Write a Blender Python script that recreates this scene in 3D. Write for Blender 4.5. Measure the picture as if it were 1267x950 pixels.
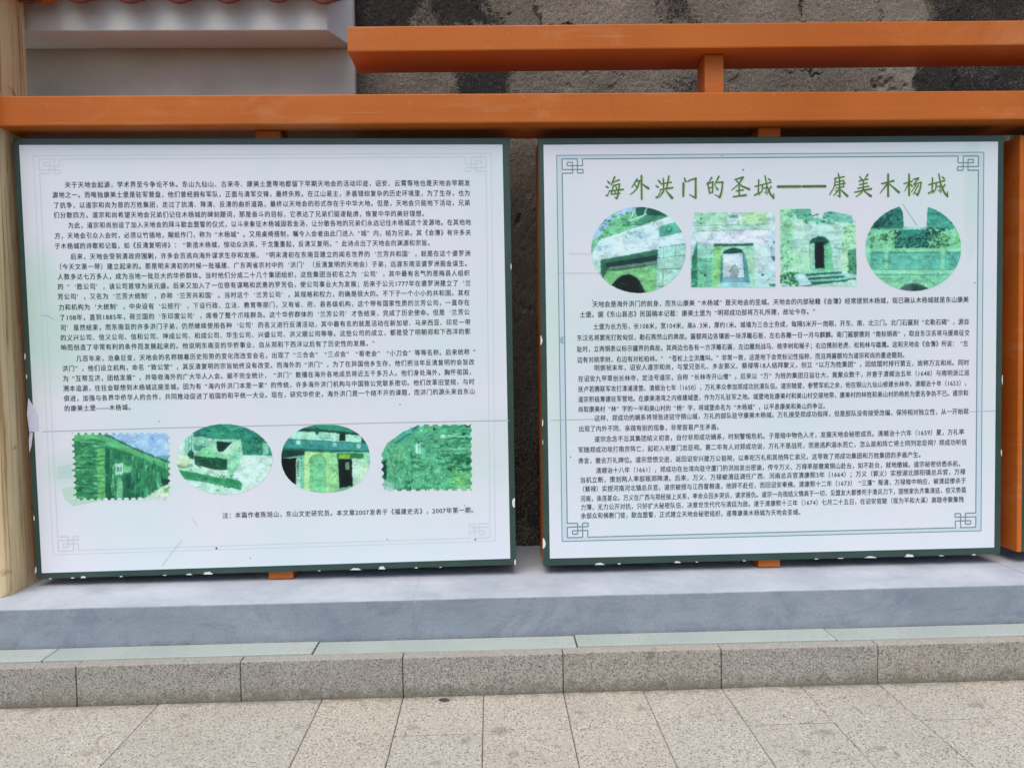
import bpy, bmesh, math, random
import numpy as np
from mathutils import Matrix, Vector

R = math.radians
random.seed(7)
for o in list(bpy.data.objects):
    bpy.data.objects.remove(o, do_unlink=True)
scene = bpy.context.scene
col = scene.collection

# ---------------------------------------------------------------- camera
CAM = Vector((0.0184, -3.1352, 1.281))
YAW, PIT, ROL, FOC = R(1.6325), R(-2.55), R(-0.8654), 900.0
PW, PH = 1267.0, 950.0
_f = Vector((math.sin(YAW) * math.cos(PIT), math.cos(YAW) * math.cos(PIT), math.sin(PIT)))
_r = Vector((math.cos(YAW), -math.sin(YAW), 0))
_u = _r.cross(_f)
RGT = _r * math.cos(ROL) + _u * math.sin(ROL)
UPV = -_r * math.sin(ROL) + _u * math.cos(ROL)
cam_d = bpy.data.cameras.new('camera')
cam_d.sensor_width = 36.0
cam_d.sensor_fit = 'HORIZONTAL'
cam_d.lens = 36.0 * FOC / PW
cam_d.clip_start = 0.05
cam_d.clip_end = 800
cam = bpy.data.objects.new('camera', cam_d)
col.objects.link(cam)
m3 = Matrix((RGT, UPV, -_f)).transposed()
cam.matrix_world = Matrix.Translation(CAM) @ m3.to_4x4()
scene.camera = cam

# ---------------------------------------------------------------- sky, sun, exposure
SUN_EL, SUN_AZ = R(60), R(200)          # azimuth clockwise from +y: behind and left of the camera
world = bpy.data.worlds.new('World')
scene.world = world
world.use_nodes = True
wn = world.node_tree
bg = wn.nodes['Background']
sky = wn.nodes.new('ShaderNodeTexSky')
sky.sky_type = 'NISHITA'
sky.sun_disc = False
sky.sun_elevation = SUN_EL
sky.sun_rotation = SUN_AZ
sky.air_density = 1.0
sky.dust_density = 2.0
sky.ozone_density = 1.0
wn.links.new(sky.outputs[0], bg.inputs[0])
bg.inputs[1].default_value = 0.12
sun_d = bpy.data.lights.new('sun', 'SUN')
sun_d.energy = 1.5
sun_d.angle = R(50)
sun_d.color = (1.0, 0.93, 0.84)
sun = bpy.data.objects.new('sun', sun_d)
col.objects.link(sun)
sd = Vector((math.sin(SUN_AZ) * math.cos(SUN_EL), math.cos(SUN_AZ) * math.cos(SUN_EL), math.sin(SUN_EL)))
sun.rotation_euler = sd.to_track_quat('Z', 'Y').to_euler()
vs = scene.view_settings
vs.view_transform = 'Standard'
vs.look = 'None'
vs.exposure = 0.47
vs.gamma = 1.0
vs.use_curve_mapping = False

# ---------------------------------------------------------------- helpers
def at(x, y, axis, val):
    """where the sight line through photo point (x, y) meets the plane axis = val"""
    d = RGT * ((x - PW / 2) / FOC) + UPV * ((PH / 2 - y) / FOC) + _f
    t = (val - CAM[axis]) / d[axis]
    return CAM + d * t

def bp(x, y):
    """photo point -> (x, z) on the boards' front plane (y = 0)"""
    p = at(x, y, 1, 0.0)
    return p.x, p.z

def lin(c):
    c = c / 255.0
    return c / 12.92 if c <= 0.04045 else ((c + 0.055) / 1.055) ** 2.4

def rgb(r, g, b, k=1.0):
    return (min(lin(r) * k, .95), min(lin(g) * k, .95), min(lin(b) * k, .95), 1.0)

def mesh_obj(name, verts, faces, mats=None, parent=None, face_mats=None, cols=None, smooth=False):
    me = bpy.data.meshes.new(name)
    me.from_pydata([tuple(v) for v in verts], [], faces)
    if mats:
        for m in (mats if isinstance(mats, (list, tuple)) else [mats]):
            me.materials.append(m)
    if face_mats:
        me.polygons.foreach_set('material_index', face_mats)
    if cols is not None:
        ca = me.color_attributes.new('Col', 'FLOAT_COLOR', 'CORNER')
        buf = []
        for p in me.polygons:
            for _ in range(p.loop_total):
                buf.extend(cols[p.index])
        ca.data.foreach_set('color', buf)
    if smooth:
        me.polygons.foreach_set('use_smooth', [True] * len(me.polygons))
    me.update()
    o = bpy.data.objects.new(name, me)
    col.objects.link(o)
    if parent:
        o.parent = parent
    return o

def bevel_mesh(me, w, seg=2):
    bm = bmesh.new()
    bm.from_mesh(me)
    bmesh.ops.bevel(bm, geom=bm.edges[:] , offset=w, segments=seg, profile=0.6, affect='EDGES')
    bm.to_mesh(me)
    bm.free()
    me.update()

BOXF = [(0, 3, 2, 1), (4, 5, 6, 7), (0, 1, 5, 4), (1, 2, 6, 5), (2, 3, 7, 6), (3, 0, 4, 7)]
def boxv(x0, x1, y0, y1, z0, z1):
    return [(x0, y0, z0), (x1, y0, z0), (x1, y1, z0), (x0, y1, z0), (x0, y0, z1), (x1, y0, z1), (x1, y1, z1), (x0, y1, z1)]

def box(name, x0, x1, y0, y1, z0, z1, mat, parent=None, bev=0.0, seg=2):
    o = mesh_obj(name, boxv(x0, x1, y0, y1, z0, z1), BOXF, mat, parent)
    if bev:
        bevel_mesh(o.data, bev, seg)
    return o

def empty(name, loc=(0, 0, 0)):
    o = bpy.data.objects.new(name, None)
    o.empty_display_size = 0.1
    col.objects.link(o)
    o.location = loc
    return o

def tag(o, label=None, cat=None, group=None, kind=None):
    if label: o['label'] = label
    if cat: o['category'] = cat
    if group: o['group'] = group
    if kind: o['kind'] = kind
    return o

# ---------------------------------------------------------------- materials
class NT:
    def __init__(s, name):
        s.m = bpy.data.materials.new(name)
        s.m.use_nodes = True
        s.t = s.m.node_tree
        s.b = s.t.nodes['Principled BSDF']
        s.co = s.t.nodes.new('ShaderNodeTexCoord')
    def n(s, typ, **kw):
        k = s.t.nodes.new(typ)
        for a, v in kw.items():
            setattr(k, a, v)
        return k
    def l(s, a, b):
        s.t.links.new(a, b)
    def vec(s, scale=(1, 1, 1), loc=(0, 0, 0), src='Object'):
        k = s.n('ShaderNodeMapping')
        k.inputs['Scale'].default_value = scale
        k.inputs['Location'].default_value = loc
        s.l(s.co.outputs[src], k.inputs[0])
        return k.outputs[0]
    def noise(s, sc, det=4, rough=.55, v=None, dist=0.0):
        k = s.n('ShaderNodeTexNoise')
        k.inputs['Scale'].default_value = sc
        k.inputs['Detail'].default_value = det
        k.inputs['Roughness'].default_value = rough
        k.inputs['Distortion'].default_value = dist
        s.l(v if v is not None else s.co.outputs['Object'], k.inputs['Vector'])
        return k.outputs['Fac']
    def voro(s, sc, v=None, feature='F1', out='Distance'):
        k = s.n('ShaderNodeTexVoronoi', feature=feature)
        k.inputs['Scale'].default_value = sc
        s.l(v if v is not None else s.co.outputs['Object'], k.inputs['Vector'])
        return k.outputs[out]
    def ramp(s, f, stops):
        k = s.n('ShaderNodeValToRGB')
        e = k.color_ramp.elements
        while len(e) < len(stops):
            e.new(0.5)
        for q, (p, c) in zip(e, stops):
            q.position = p
            q.color = c if len(c) == 4 else (*c, 1)
        s.l(f, k.inputs[0])
        return k.outputs[0]
    def mix(s, f, a, b, mode='MIX'):
        k = s.n('ShaderNodeMix', data_type='RGBA', blend_type=mode)
        for sock, val in ((k.inputs[0], f), (k.inputs[6], a), (k.inputs[7], b)):
            if isinstance(val, (int, float)):
                sock.default_value = val
            elif isinstance(val, tuple):
                sock.default_value = val if len(val) == 4 else (*val, 1)
            else:
                s.l(val, sock)
        return k.outputs[2]
    def math(s, op, a, b=None, clamp=False):
        k = s.n('ShaderNodeMath', operation=op, use_clamp=clamp)
        for sock, val in zip(k.inputs, (a, b)):
            if val is None: continue
            if isinstance(val, (int, float)): sock.default_value = val
            else: s.l(val, sock)
        return k.outputs[0]
    def attr(s, name, out='Color'):
        k = s.n('ShaderNodeAttribute', attribute_name=name)
        return k.outputs[out]
    def bump(s, h, strength=.3, dist=.002):
        k = s.n('ShaderNodeBump')
        k.inputs['Strength'].default_value = strength
        k.inputs['Distance'].default_value = dist
        s.l(h, k.inputs['Height'])
        s.l(k.outputs[0], s.b.inputs['Normal'])
    def done(s, colr, rough=.6, spec=.5):
        if isinstance(colr, tuple): s.b.inputs['Base Color'].default_value = colr if len(colr) == 4 else (*colr, 1)
        else: s.l(colr, s.b.inputs['Base Color'])
        if isinstance(rough, (int, float)): s.b.inputs['Roughness'].default_value = rough
        else: s.l(rough, s.b.inputs['Roughness'])
        s.b.inputs['Specular IOR Level'].default_value = spec
        return s.m
G = lambda v: (v, v, v, 1)

def mat_orange():
    k = NT('orange_paint')
    a = k.noise(1.3, 3)
    c = k.ramp(a, [(.3, (.47, .112, .012)), (.7, (.57, .152, .022))])
    st = k.noise(3.0, 6, .7, k.vec((.25, 3, 14)))
    c = k.mix(k.ramp(st, [(.45, G(0)), (.75, G(.22))]), c, (.30, .072, .02))
    d = k.noise(60, 3)
    c = k.mix(k.ramp(d, [(.66, G(0)), (.74, G(.4))]), c, (.62, .26, .11))
    sm = k.noise(2.2, 6, .65, k.vec((1, 1, 2.5), (4, 2, 7)), .8)
    c = k.mix(k.ramp(sm, [(.52, G(0)), (.70, G(.5))]), c, (.60, .25, .10))
    vs_ = k.noise(7, 4, .6, k.vec((2.2, 1, .12)))
    c = k.mix(k.ramp(vs_, [(.62, G(0)), (.76, G(.22))]), c, (.27, .07, .02))
    sc_ = k.noise(4, 3, .5, k.vec((.5, 1, 40), (1, 0, 0)))
    c = k.mix(k.ramp(sc_, [(.70, G(0)), (.74, G(.4))]), c, (.66, .33, .18))
    k.bump(k.noise(25, 3, v=k.vec((.4, 1, 3))), .12, .002)
    return k.done(c, k.ramp(a, [(.3, G(.42)), (.7, G(.55))]), .22)

def mat_tan():
    k = NT('wood_grain_paint')
    g = k.noise(5.0, 6, .65, k.vec((7, 7, .22)), 1.2)
    c = k.ramp(g, [(.36, (.46, .27, .11)), (.44, (.76, .54, .28)), (.56, (.85, .66, .38)), (.72, (.90, .74, .47))])
    f = k.noise(9, 4, .6, k.vec((12, 12, .3)))
    c = k.mix(k.ramp(f, [(.54, G(0)), (.66, G(.42))]), c, (.55, .34, .16))
    w = k.noise(11, 5)
    c = k.mix(k.ramp(w, [(.66, G(0)), (.72, G(.7))]), c, (.36, .24, .14))
    k.bump(g, .15, .002)
    return k.done(c, .42)

def mat_plinth():
    k = NT('painted_plinth')
    a = k.noise(2.2, 6, .6)
    c = k.ramp(a, [(.28, (.215, .258, .31)), (.5, (.265, .308, .358)), (.74, (.32, .355, .395))])
    b = k.noise(5, 8, .72, k.vec((.6, 1, 1)), 1.5)
    c = k.mix(k.ramp(b, [(.50, G(0)), (.66, G(.7))]), c, (.185, .212, .275))
    sc = k.noise(4.5, 9, .8, k.vec((1, 1, 1.2), (3, 5, 1)), .25)
    c = k.mix(k.ramp(sc, [(.52, G(0)), (.68, G(.42))]), c, (.38, .405, .455))
    sp = k.voro(34)
    c = k.mix(k.ramp(sp, [(.045, G(.8)), (.085, G(0))]), c, (.13, .14, .15))
    ck = k.voro(3.1, k.vec((1, 1, 1), (2, 3, 4)), 'DISTANCE_TO_EDGE')
    ckm = k.math('MULTIPLY', k.ramp(ck, [(.0, G(1)), (.006, G(0))]), k.ramp(k.noise(3.5, 3), [(.55, G(0)), (.66, G(.6))]))
    c = k.mix(ckm, c, (.12, .13, .15))
    gr2 = k.noise(120, 4, .75)
    c = k.mix(k.ramp(gr2, [(.34, G(.45)), (.46, G(0))]), c, (.17, .19, .23))
    tp = k.attr('top_lit', 'Fac')  # plinth top painted lighter, skylight put into its colour
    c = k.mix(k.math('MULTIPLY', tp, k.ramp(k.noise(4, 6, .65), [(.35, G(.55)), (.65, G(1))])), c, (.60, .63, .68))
    gs = k.attr('grime', 'Fac')
    gn = k.noise(14, 6, .7)
    c = k.mix(k.math('MULTIPLY', gs, k.ramp(gn, [(.35, G(.25)), (.65, G(1))])), c, (.15, .145, .13))
    k.bump(k.math('ADD', k.noise(6, 8, .65), k.math('MULTIPLY', k.noise(90, 5, .7), .35)), .6, .012)
    return k.done(c, .62, .35)

def granite(name, lo, mid, hi, dirt, dcol, sc=150, grime=''):
    k = NT(name)
    rnd = k.n('ShaderNodeObjectInfo').outputs['Random']
    sh = k.n('ShaderNodeVectorMath', operation='ADD')
    k.l(k.co.outputs['Object'], sh.inputs[0])
    cmb = k.n('ShaderNodeCombineXYZ')
    k.l(k.math('MULTIPLY', rnd, 37.0), cmb.inputs[0])
    k.l(k.math('MULTIPLY', rnd, 91.0), cmb.inputs[1])
    k.l(cmb.outputs[0], sh.inputs[1])
    V = sh.outputs[0]
    g = k.noise(sc, 3, .75, V)
    c = k.ramp(g, [(.34, lo), (.47, mid), (.60, hi)])
    b = k.voro(sc * 1.25, V, out='Color')
    bw = k.n('ShaderNodeSeparateColor'); k.l(b, bw.inputs[0])
    c = k.mix(k.ramp(bw.outputs[0], [(.80, G(0)), (.88, G(.7))]), c, tuple(v * .35 for v in lo[:3]))
    c = k.mix(k.ramp(bw.outputs[1], [(.84, G(0)), (.9, G(.55))]), c, tuple(min(.8, v * 1.35) for v in hi[:3]))
    m = k.noise(3.0, 6, .6, V)
    c = k.mix(k.ramp(m, [(.42, G(0)), (.72, G(dirt))]), c, dcol)
    m2 = k.noise(6.5, 3, .5, V)
    c = k.mix(k.ramp(m2, [(.64, G(0)), (.74, G(.35))]), c, (.62, .49, .30), 'MULTIPLY')
    m3_ = k.noise(9.0, 5, .6, V, .6)
    c = k.mix(k.ramp(m3_, [(.63, G(0)), (.70, G(.6))]), c, tuple(v * .40 for v in mid[:3]))
    geo = k.n('ShaderNodeNewGeometry')
    sep = k.n('ShaderNodeSeparateXYZ'); k.l(geo.outputs['Position'], sep.inputs[0])
    wob = k.noise(22, 5, .65, geo.outputs['Position'])
    if grime == 'pave':        # dirt washed into the corner along the kerb, and trodden spots
        q = k.math('DIVIDE', k.math('SUBTRACT', -.4596, sep.outputs[1]), .045)
        q = k.math('ADD', q, k.math('MULTIPLY', k.math('SUBTRACT', wob, .5), 2.4))
        c = k.mix(k.ramp(q, [(0, G(.62)), (.9, G(0))]), c, (.15, .125, .085))
        for (px, py, r) in [(513, 899, .022), (575, 915, .018), (716, 881, .017), (795, 876, .022), (635, 932, .02), (1207, 871, .03), (997, 930, .022), (618, 903, .035),
                            (412, 875, .012), (540, 943, .02), (230, 885, .02), (690, 923, .012), (1020, 905, .03), (445, 920, .012), (1090, 925, .02)]:
            p = at(px, py, 2, 0.0)
            dx = k.math('DIVIDE', k.math('SUBTRACT', sep.outputs[0], p.x), r * 1.3)
            dy = k.math('DIVIDE', k.math('SUBTRACT', sep.outputs[1], p.y), r)
            q = k.math('ADD', k.math('ADD', k.math('MULTIPLY', dx, dx), k.math('MULTIPLY', dy, dy)), k.math('MULTIPLY', k.math('SUBTRACT', wob, .5), 2.6))
            c = k.mix(k.ramp(q, [(.1, G(.40)), (1.0, G(0))]), c, (.14, .125, .095))
    if grime == 'kerb':        # green-brown damp along the foot, top face painted paler as if lit from above
        q = k.math('DIVIDE', sep.outputs[2], .05)
        q = k.math('ADD', q, k.math('MULTIPLY', k.math('SUBTRACT', wob, .5), 3.0))
        c = k.mix(k.ramp(q, [(.1, G(.6)), (1.0, G(0))]), c, (.135, .13, .085))
        rs = k.noise(5, 4, .6, geo.outputs['Position'])
        c = k.mix(k.ramp(rs, [(.60, G(0)), (.74, G(.4))]), c, (.30, .19, .13))
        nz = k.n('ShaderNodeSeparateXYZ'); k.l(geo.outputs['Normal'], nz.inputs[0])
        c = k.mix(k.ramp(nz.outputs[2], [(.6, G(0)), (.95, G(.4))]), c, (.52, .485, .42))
    tint = k.ramp(rnd, [(0, (.90, .90, .90)), (.5, (1, 1, 1)), (1, (1.0, .965, .93))])
    c = k.mix(1.0, c, tint, 'MULTIPLY')
    k.bump(k.math('ADD', g, bw.outputs[2]), .35, .0016)
    return k.done(c, .72, .35)

def mat_celadon():
    k = NT('celadon_glaze')
    a = k.noise(2.5, 5)
    c = k.ramp(a, [(.3, (.40, .46, .415)), (.7, (.48, .53, .475))])
    b = k.noise(16, 6, .7)
    c = k.mix(k.ramp(b, [(.58, G(0)), (.7, G(.5))]), c, (.37, .36, .30))
    k.bump(k.noise(9, 4), .12, .002)
    return k.done(c, k.ramp(b, [(.4, G(.22)), (.7, G(.5))]))

def mat_flat(name, c, rough=.6, var=.12, sc=12, bump=0.0):
    k = NT(name)
    n = k.noise(sc, 5, .6)
    d = tuple(v * (1 - var) for v in c[:3]); u = tuple(min(1, v * (1 + var)) for v in c[:3])
    cc = k.ramp(n, [(.3, d), (.7, u)])
    if bump: k.bump(k.noise(sc * 4, 4), bump, .003)
    return k.done(cc, rough)

def mat_print():
    k = NT('printed_colour')
    c = k.attr('Col')
    n = k.noise(420, 3, .6)
    c = k.mix(1.0, c, k.ramp(n, [(.3, G(.80)), (.7, G(1.0))]), 'MULTIPLY')
    return k.done(c, .38, .4)

def mat_photo():
    k = NT('printed_photo')
    return k.done(k.attr('Col'), .38, .4)

def mat_sheet(seed, mint):
    """white film with a faint printed wash; mint = list of (x, z, rx, rz, strength) wash patches"""
    k = NT('printed_film')
    base = k.ramp(k.noise(1.4, 3, .5, k.vec((1, 1, 1), (seed, 0, seed))),
                  [(.3, (.725, .79, .835)), (.5, (.765, .79, .845)), (.7, (.80, .785, .84))])
    w = k.noise(2.3, 4, .55, k.vec((1, 1, .6), (0, 0, seed * 3)))
    c = k.mix(k.ramp(w, [(.44, G(0)), (.62, G(.6))]), base, (.66, .81, .80))
    sep = k.n('ShaderNodeSeparateXYZ'); k.l(k.co.outputs['Object'], sep.inputs[0])
    wob = k.noise(5, 4)
    for (x, z, rx, rz, st) in mint:
        dx = k.math('DIVIDE', k.math('SUBTRACT', sep.outputs[0], x), rx)
        dz = k.math('DIVIDE', k.math('SUBTRACT', sep.outputs[2], z), rz)
        d = k.math('ADD', k.math('MULTIPLY', dx, dx), k.math('MULTIPLY', dz, dz))
        d = k.math('ADD', d, k.math('MULTIPLY', k.math('SUBTRACT', wob, .5), 1.2))
        c = k.mix(k.ramp(d, [(.1, G(st)), (1.0, G(0))]), c, (.50, .74, .62))
    gr = k.noise(130, 3)
    c = k.mix(k.ramp(gr, [(.72, G(0)), (.80, G(.18))]), c, (.45, .46, .48))
    k.bump(k.noise(3.0, 3, .5, k.vec((.5, 1, 2.2))), .10, .010)
    return k.done(c, .30, .45)

def mat_border():
    k = NT('green_border_film')
    n = k.noise(5, 5)
    c = k.ramp(n, [(.3, (.022, .052, .042)), (.7, (.036, .078, .060))])
    d = k.noise(70, 4, .7)
    c = k.mix(k.ramp(d, [(.68, G(0)), (.76, G(.45))]), c, (.20, .25, .20))
    return k.done(c, .35)

def mat_oldwall():
    k = NT('weathered_plaster')
    tone = k.attr('tone', 'Fac')
    mould = k.attr('mould', 'Fac')
    a = k.noise(9, 8, .7)
    base = k.ramp(tone, [(0, (.15, .126, .094)), (.5, (.285, .242, .185)), (1, (.48, .425, .345))])
    c = k.mix(k.ramp(a, [(.3, G(.5)), (.7, G(0))]), base, (.15, .125, .10))
    pk = k.noise(2.5, 4)
    c = k.mix(k.ramp(pk, [(.5, G(0)), (.7, G(.2))]), c, (.36, .285, .235))
    gr = k.noise(3.4, 5, .6, k.vec((1, 1, 1), (5, 1, 8)))
    c = k.mix(k.ramp(gr, [(.55, G(0)), (.7, G(.35))]), c, (.21, .21, .145))
    f = k.noise(120, 5, .85)
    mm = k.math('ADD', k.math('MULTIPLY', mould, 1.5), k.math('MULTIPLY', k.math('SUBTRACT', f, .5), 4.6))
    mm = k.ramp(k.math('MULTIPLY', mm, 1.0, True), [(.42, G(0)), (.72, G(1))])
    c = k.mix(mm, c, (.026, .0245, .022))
    sp = k.noise(170, 4, .8)
    c = k.mix(k.ramp(sp, [(.40, G(.9)), (.49, G(0))]), c, (.055, .047, .04))
    c = k.mix(k.ramp(sp, [(.58, G(0)), (.68, G(.5))]), c, (.58, .54, .49))
    k.bump(k.math('ADD', k.noise(210, 5, .85), k.math('MULTIPLY', k.noise(40, 6, .8), .4)), .9, .008)
    return k.done(c, .92, .2)

def mat_whitewall():
    k = NT('white_render')
    n = k.noise(3, 6, .6)
    c = k.ramp(n, [(.3, (.655, .655, .625)), (.7, (.735, .735, .71))])
    d = k.noise(7, 7, .7, k.vec((3, 3, .6)))
    c = k.mix(k.ramp(d, [(.6, G(0)), (.74, G(.35))]), c, (.48, .44, .42))
    k.bump(k.noise(30, 5), .2, .003)
    return k.done(c, .8, .3)

M = dict(
    orange=mat_orange(), tan=mat_tan(), plinth=mat_plinth(), celadon=mat_celadon(),
    pave=granite('pavement_granite', (.32, .282, .226), (.49, .447, .375), (.62, .58, .505), .30, (.33, .295, .245), 170, 'pave'),
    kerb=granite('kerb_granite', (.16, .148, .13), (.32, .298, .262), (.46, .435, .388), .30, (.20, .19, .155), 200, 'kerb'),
    joint=mat_flat('joint_dirt', (.035, .032, .028), .95, .3, 40, .5),
    bed=mat_flat('mortar_bed', (.17, .14, .108), .95, .3, 60, .6),
    border=mat_border(), photo=mat_photo(), printc=mat_print(), wall=mat_oldwall(), white=mat_whitewall(), far_dark=mat_flat('bounce_cut_ground', (.055, .054, .052), .9, .3, 30, .6), shade=mat_flat('shaded_white_wall', (.47, .44, .385), .85, .12, 4, .2),
    terra=mat_flat('terracotta', (.20, .062, .038), .7, .35, 18, .4),
    chip=mat_flat('bare_white_board', (.74, .74, .70), .7, .1, 40),
    leaf=mat_flat('dry_leaf', (.060, .045, .032), .8, .4, 60, .4),
    rag=mat_flat('black_residue', (.012, .011, .010), .8, .3, 40, .5),
    sheet1=mat_sheet(2.0, [(-1.90, 1.42, .22, .36, .62), (-1.50, 1.40, .55, .30, .30), (.05, .86, .35, .2, .30), (-1.78, .80, .14, .10, .5)]),
    sheet2=mat_sheet(5.0, [(2.12, 1.95, .05, .35, .45), (.30, 1.30, .05, .80, .35), (.62, 1.35, .30, .25, .25)]),
)

# ---------------------------------------------------------------- numpy noise
_rs = np.random.RandomState(3)
_lat = _rs.rand(256, 256)
def vnoise(x, y):
    xi = np.floor(x).astype(int); yi = np.floor(y).astype(int)
    fx = x - xi; fy = y - yi
    fx = fx * fx * (3 - 2 * fx); fy = fy * fy * (3 - 2 * fy)
    g = lambda a, b: _lat[a % 256, b % 256]
    return (g(xi, yi) * (1 - fx) + g(xi + 1, yi) * fx) * (1 - fy) + (g(xi, yi + 1) * (1 - fx) + g(xi + 1, yi + 1) * fx) * fy
def fbm(x, y, o=5, r=.55):
    s = 0; a = 1.0; t = 0
    for i in range(o):
        s = s + a * vnoise(x * 2 ** i + 17.3 * i, y * 2 ** i + 5.1 * i); t += a; a *= r
    return s / t

def grid(name, us, vs_, fn, mat, parent=None, attrs=None, smooth=True):
    """sheet over us x vs_, fn(U, V) -> X, Y, Z arrays; attrs: name -> array"""
    U, V = np.meshgrid(us, vs_)
    X, Y, Z = fn(U, V)
    nu, nv = len(us), len(vs_)
    verts = np.stack([X.ravel(), Y.ravel(), Z.ravel()], -1)
    i = np.arange(nu * nv).reshape(nv, nu)
    f = np.stack([i[:-1, :-1].ravel(), i[:-1, 1:].ravel(), i[1:, 1:].ravel(), i[1:, :-1].ravel()], -1)
    o = mesh_obj(name, verts.tolist(), f.tolist(), mat, parent, smooth=smooth)
    for k, arr in (attrs or {}).items():
        a = o.data.attributes.new(k, 'FLOAT', 'POINT')
        a.data.foreach_set('value', np.asarray(arr, dtype=np.float32).ravel())
    return o

# ================================================================ SETTING
KY, KZ, KX0 = -0.4596, 0.147, -1.5293          # kerb front, kerb top, a kerb joint
PY, PZ = -0.285, 0.304                         # plinth front face, plinth top
WALL_Y = 0.47

# ground: one sheet to the horizon, with paving tiles lying on it near the kerb
ground = box('pavement', -60, 60, -90, 12, -0.5, -0.0085, M['bed'])
tag(ground, kind='structure')
far = mesh_obj('dark_ground', [(-60, -90, -.006), (60, -90, -.006), (60, -2.29, -.006), (-60, -2.29, -.006)], [(0, 1, 2, 3)], M['far_dark'], ground)  # unseen far ground, made dark to cut bounce light on the undersides
for s in (-1, 1):
    x0, x1 = (-60, -4.24) if s < 0 else (4.17, 60)
    mesh_obj('far_paving', [(x0, -2.29, -.006), (x1, -2.29, -.006), (x1, -.4596, -.006), (x0, -.4596, -.006)], [(0, 1, 2, 3)], M['pave'], ground)
def tile(x0, x1, y0, y1, dz):
    o = box('paving_tile', x0, x1, y0, y1, -.030, 0.0, M['pave'], ground, .0022, 1)
    cx, cy = (x0 + x1) / 2, (y0 + y1) / 2
    o.data.transform(Matrix.Translation((-cx, -cy, 0)))
    o.location = (cx, cy, dz)
    o.rotation_euler = (random.uniform(-1, 1) * .0012, random.uniform(-1, 1) * .0012, random.uniform(-1, 1) * .0008)
    return o
cols_x = []
x = KX0 - .6 * 4 - .3
while x < KX0 + .5:
    cols_x.append((x, x + (.6 if x < KX0 + .59 and x > KX0 - 3 else .3))); x = cols_x[-1][1]
while x < 4.1:
    cols_x.append((x, x + .3)); x += .3
JT = .0022
for i, (x0, x1) in enumerate(cols_x):
    k = round((x0 - KX0) / .3)
    short = (k % 2 == 0) if k > 3 else (k % 4 == 0 and k < 0)
    cuts = [KY - .004]
    cuts += [-.735, -1.335, -1.935, -2.29] if (short and k not in (6,)) else [-1.06, -1.66, -2.29]
    if k == 3: cuts = [KY - .004, -1.06, -1.66, -2.29]
    wide = .0038 if k in (0, 18) else JT
    for a, b in zip(cuts[:-1], cuts[1:]):
        tile(x0 + wide / 2 + .0002, x1 - JT / 2, b + (.003 if b > -2.2 else 0), a - (.003 if a < KY - .01 else 0), random.uniform(-.0012, .0008))

# kerb: granite blocks
kerb = box('kerb', -5.2, 5.2, KY + .012, KY + .058 - .004, -.03, KZ - .012, M['bed'])
tag(kerb, kind='structure')
KB = -.4065
for i in range(-6, 10):
    x0 = KX0 + .6 * i
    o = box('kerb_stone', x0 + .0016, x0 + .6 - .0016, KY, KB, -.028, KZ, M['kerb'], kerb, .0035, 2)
    o.data.transform(Matrix.Translation((-x0 - .3, 0, 0)))
    o.location = (x0 + .3, random.uniform(-.0012, .0012), random.uniform(-.0018, .0012))

# pale green ledge slabs between kerb and plinth
ledge = box('ledge', -5.2, 5.2, KB + .001, PY, -.03, KZ - .016, M['bed'])
tag(ledge, kind='structure')
LX = -1.688 - 1.01 * 3
for i in range(9):
    x0 = LX + 1.01 * i
    o = box('ledge_slab', x0 + .0025, x0 + 1.01 - .0025, KB + .007, PY - .0015, KZ - .015, KZ + .001, M['celadon'], ledge, .003, 2)
    o.data.transform(Matrix.Translation((-x0 - .5, 0, 0)))
    o.location = (x0 + .5, 0, random.uniform(-.001, .001))
    o.rotation_euler = (random.uniform(-1, 1) * .006, random.uniform(-1, 1) * .0012, 0)

# plinth: painted concrete, slightly uneven, front face + rounded arris + top in one sheet
plinth = empty('plinth')
tag(plinth, kind='structure')
def plinth_section(x0, x1, dz=0.0):
    us = np.linspace(x0, x1, max(2, int((x1 - x0) / .02)))
    prof = []
    for t in np.linspace(0, 1, 12): prof.append((PY, KZ - .05 + t * (PZ - .008 - KZ + .05), 0))
    prof.append((PY, PZ - .0036, 0))
    for t in np.linspace(.2, 1, 4):
        a = t * math.pi / 2
        prof.append((PY + .003 - .003 * math.cos(a), PZ - .003 + .003 * math.sin(a), 1))
    prof.append((PY + .0038, PZ, 2)); prof.append((PY + .010, PZ, 2))
    for t in np.linspace(.04, 1, 30): prof.append((PY + .008 + t * (WALL_Y + .1 - PY), PZ, 2))
    py = np.array([p[0] for p in prof]); pz = np.array([p[1] for p in prof]); typ = np.array([p[2] for p in prof])
    vsx = np.arange(len(prof))
    def fn(U, V):
        y = py[V.astype(int)]; z = pz[V.astype(int)]
        n = fbm(U * 4, (y - z) * 6, 4) - .5
        n2 = fbm(U * 23 + 9, (y - z) * 23, 3) - .5
        d = n * .008 + n2 * .0025
        t = typ[V.astype(int)]
        return U, y - np.where(t < 2, d * .6, 0), z + dz + np.where(t > 0, d * .5, 0)
    U, V = np.meshgrid(us, vsx)
    z = pz[V]; y = py[V]
    g = np.clip(1 - (z - KZ) / .022, 0, 1) * .55 + (fbm(U * 9, z * 40, 4) > .66) * np.clip(1 - (z - KZ) / .06, 0, 1) * .5
    return grid('plinth_section', us, vsx, fn, M['plinth'], plinth, {'grime': g, 'top_lit': (typ[V] == 2) * .85})
JX2 = at(1245, 700, 2, PZ).x
JX1 = at(513, 735, 2, PZ).x
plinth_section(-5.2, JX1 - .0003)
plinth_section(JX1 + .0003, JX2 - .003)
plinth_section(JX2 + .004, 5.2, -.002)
box('joint_filler', JX2 - .004, JX2 + .005, PY + .004, WALL_Y, PZ - .05, PZ - .007, M['joint'], plinth)

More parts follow.
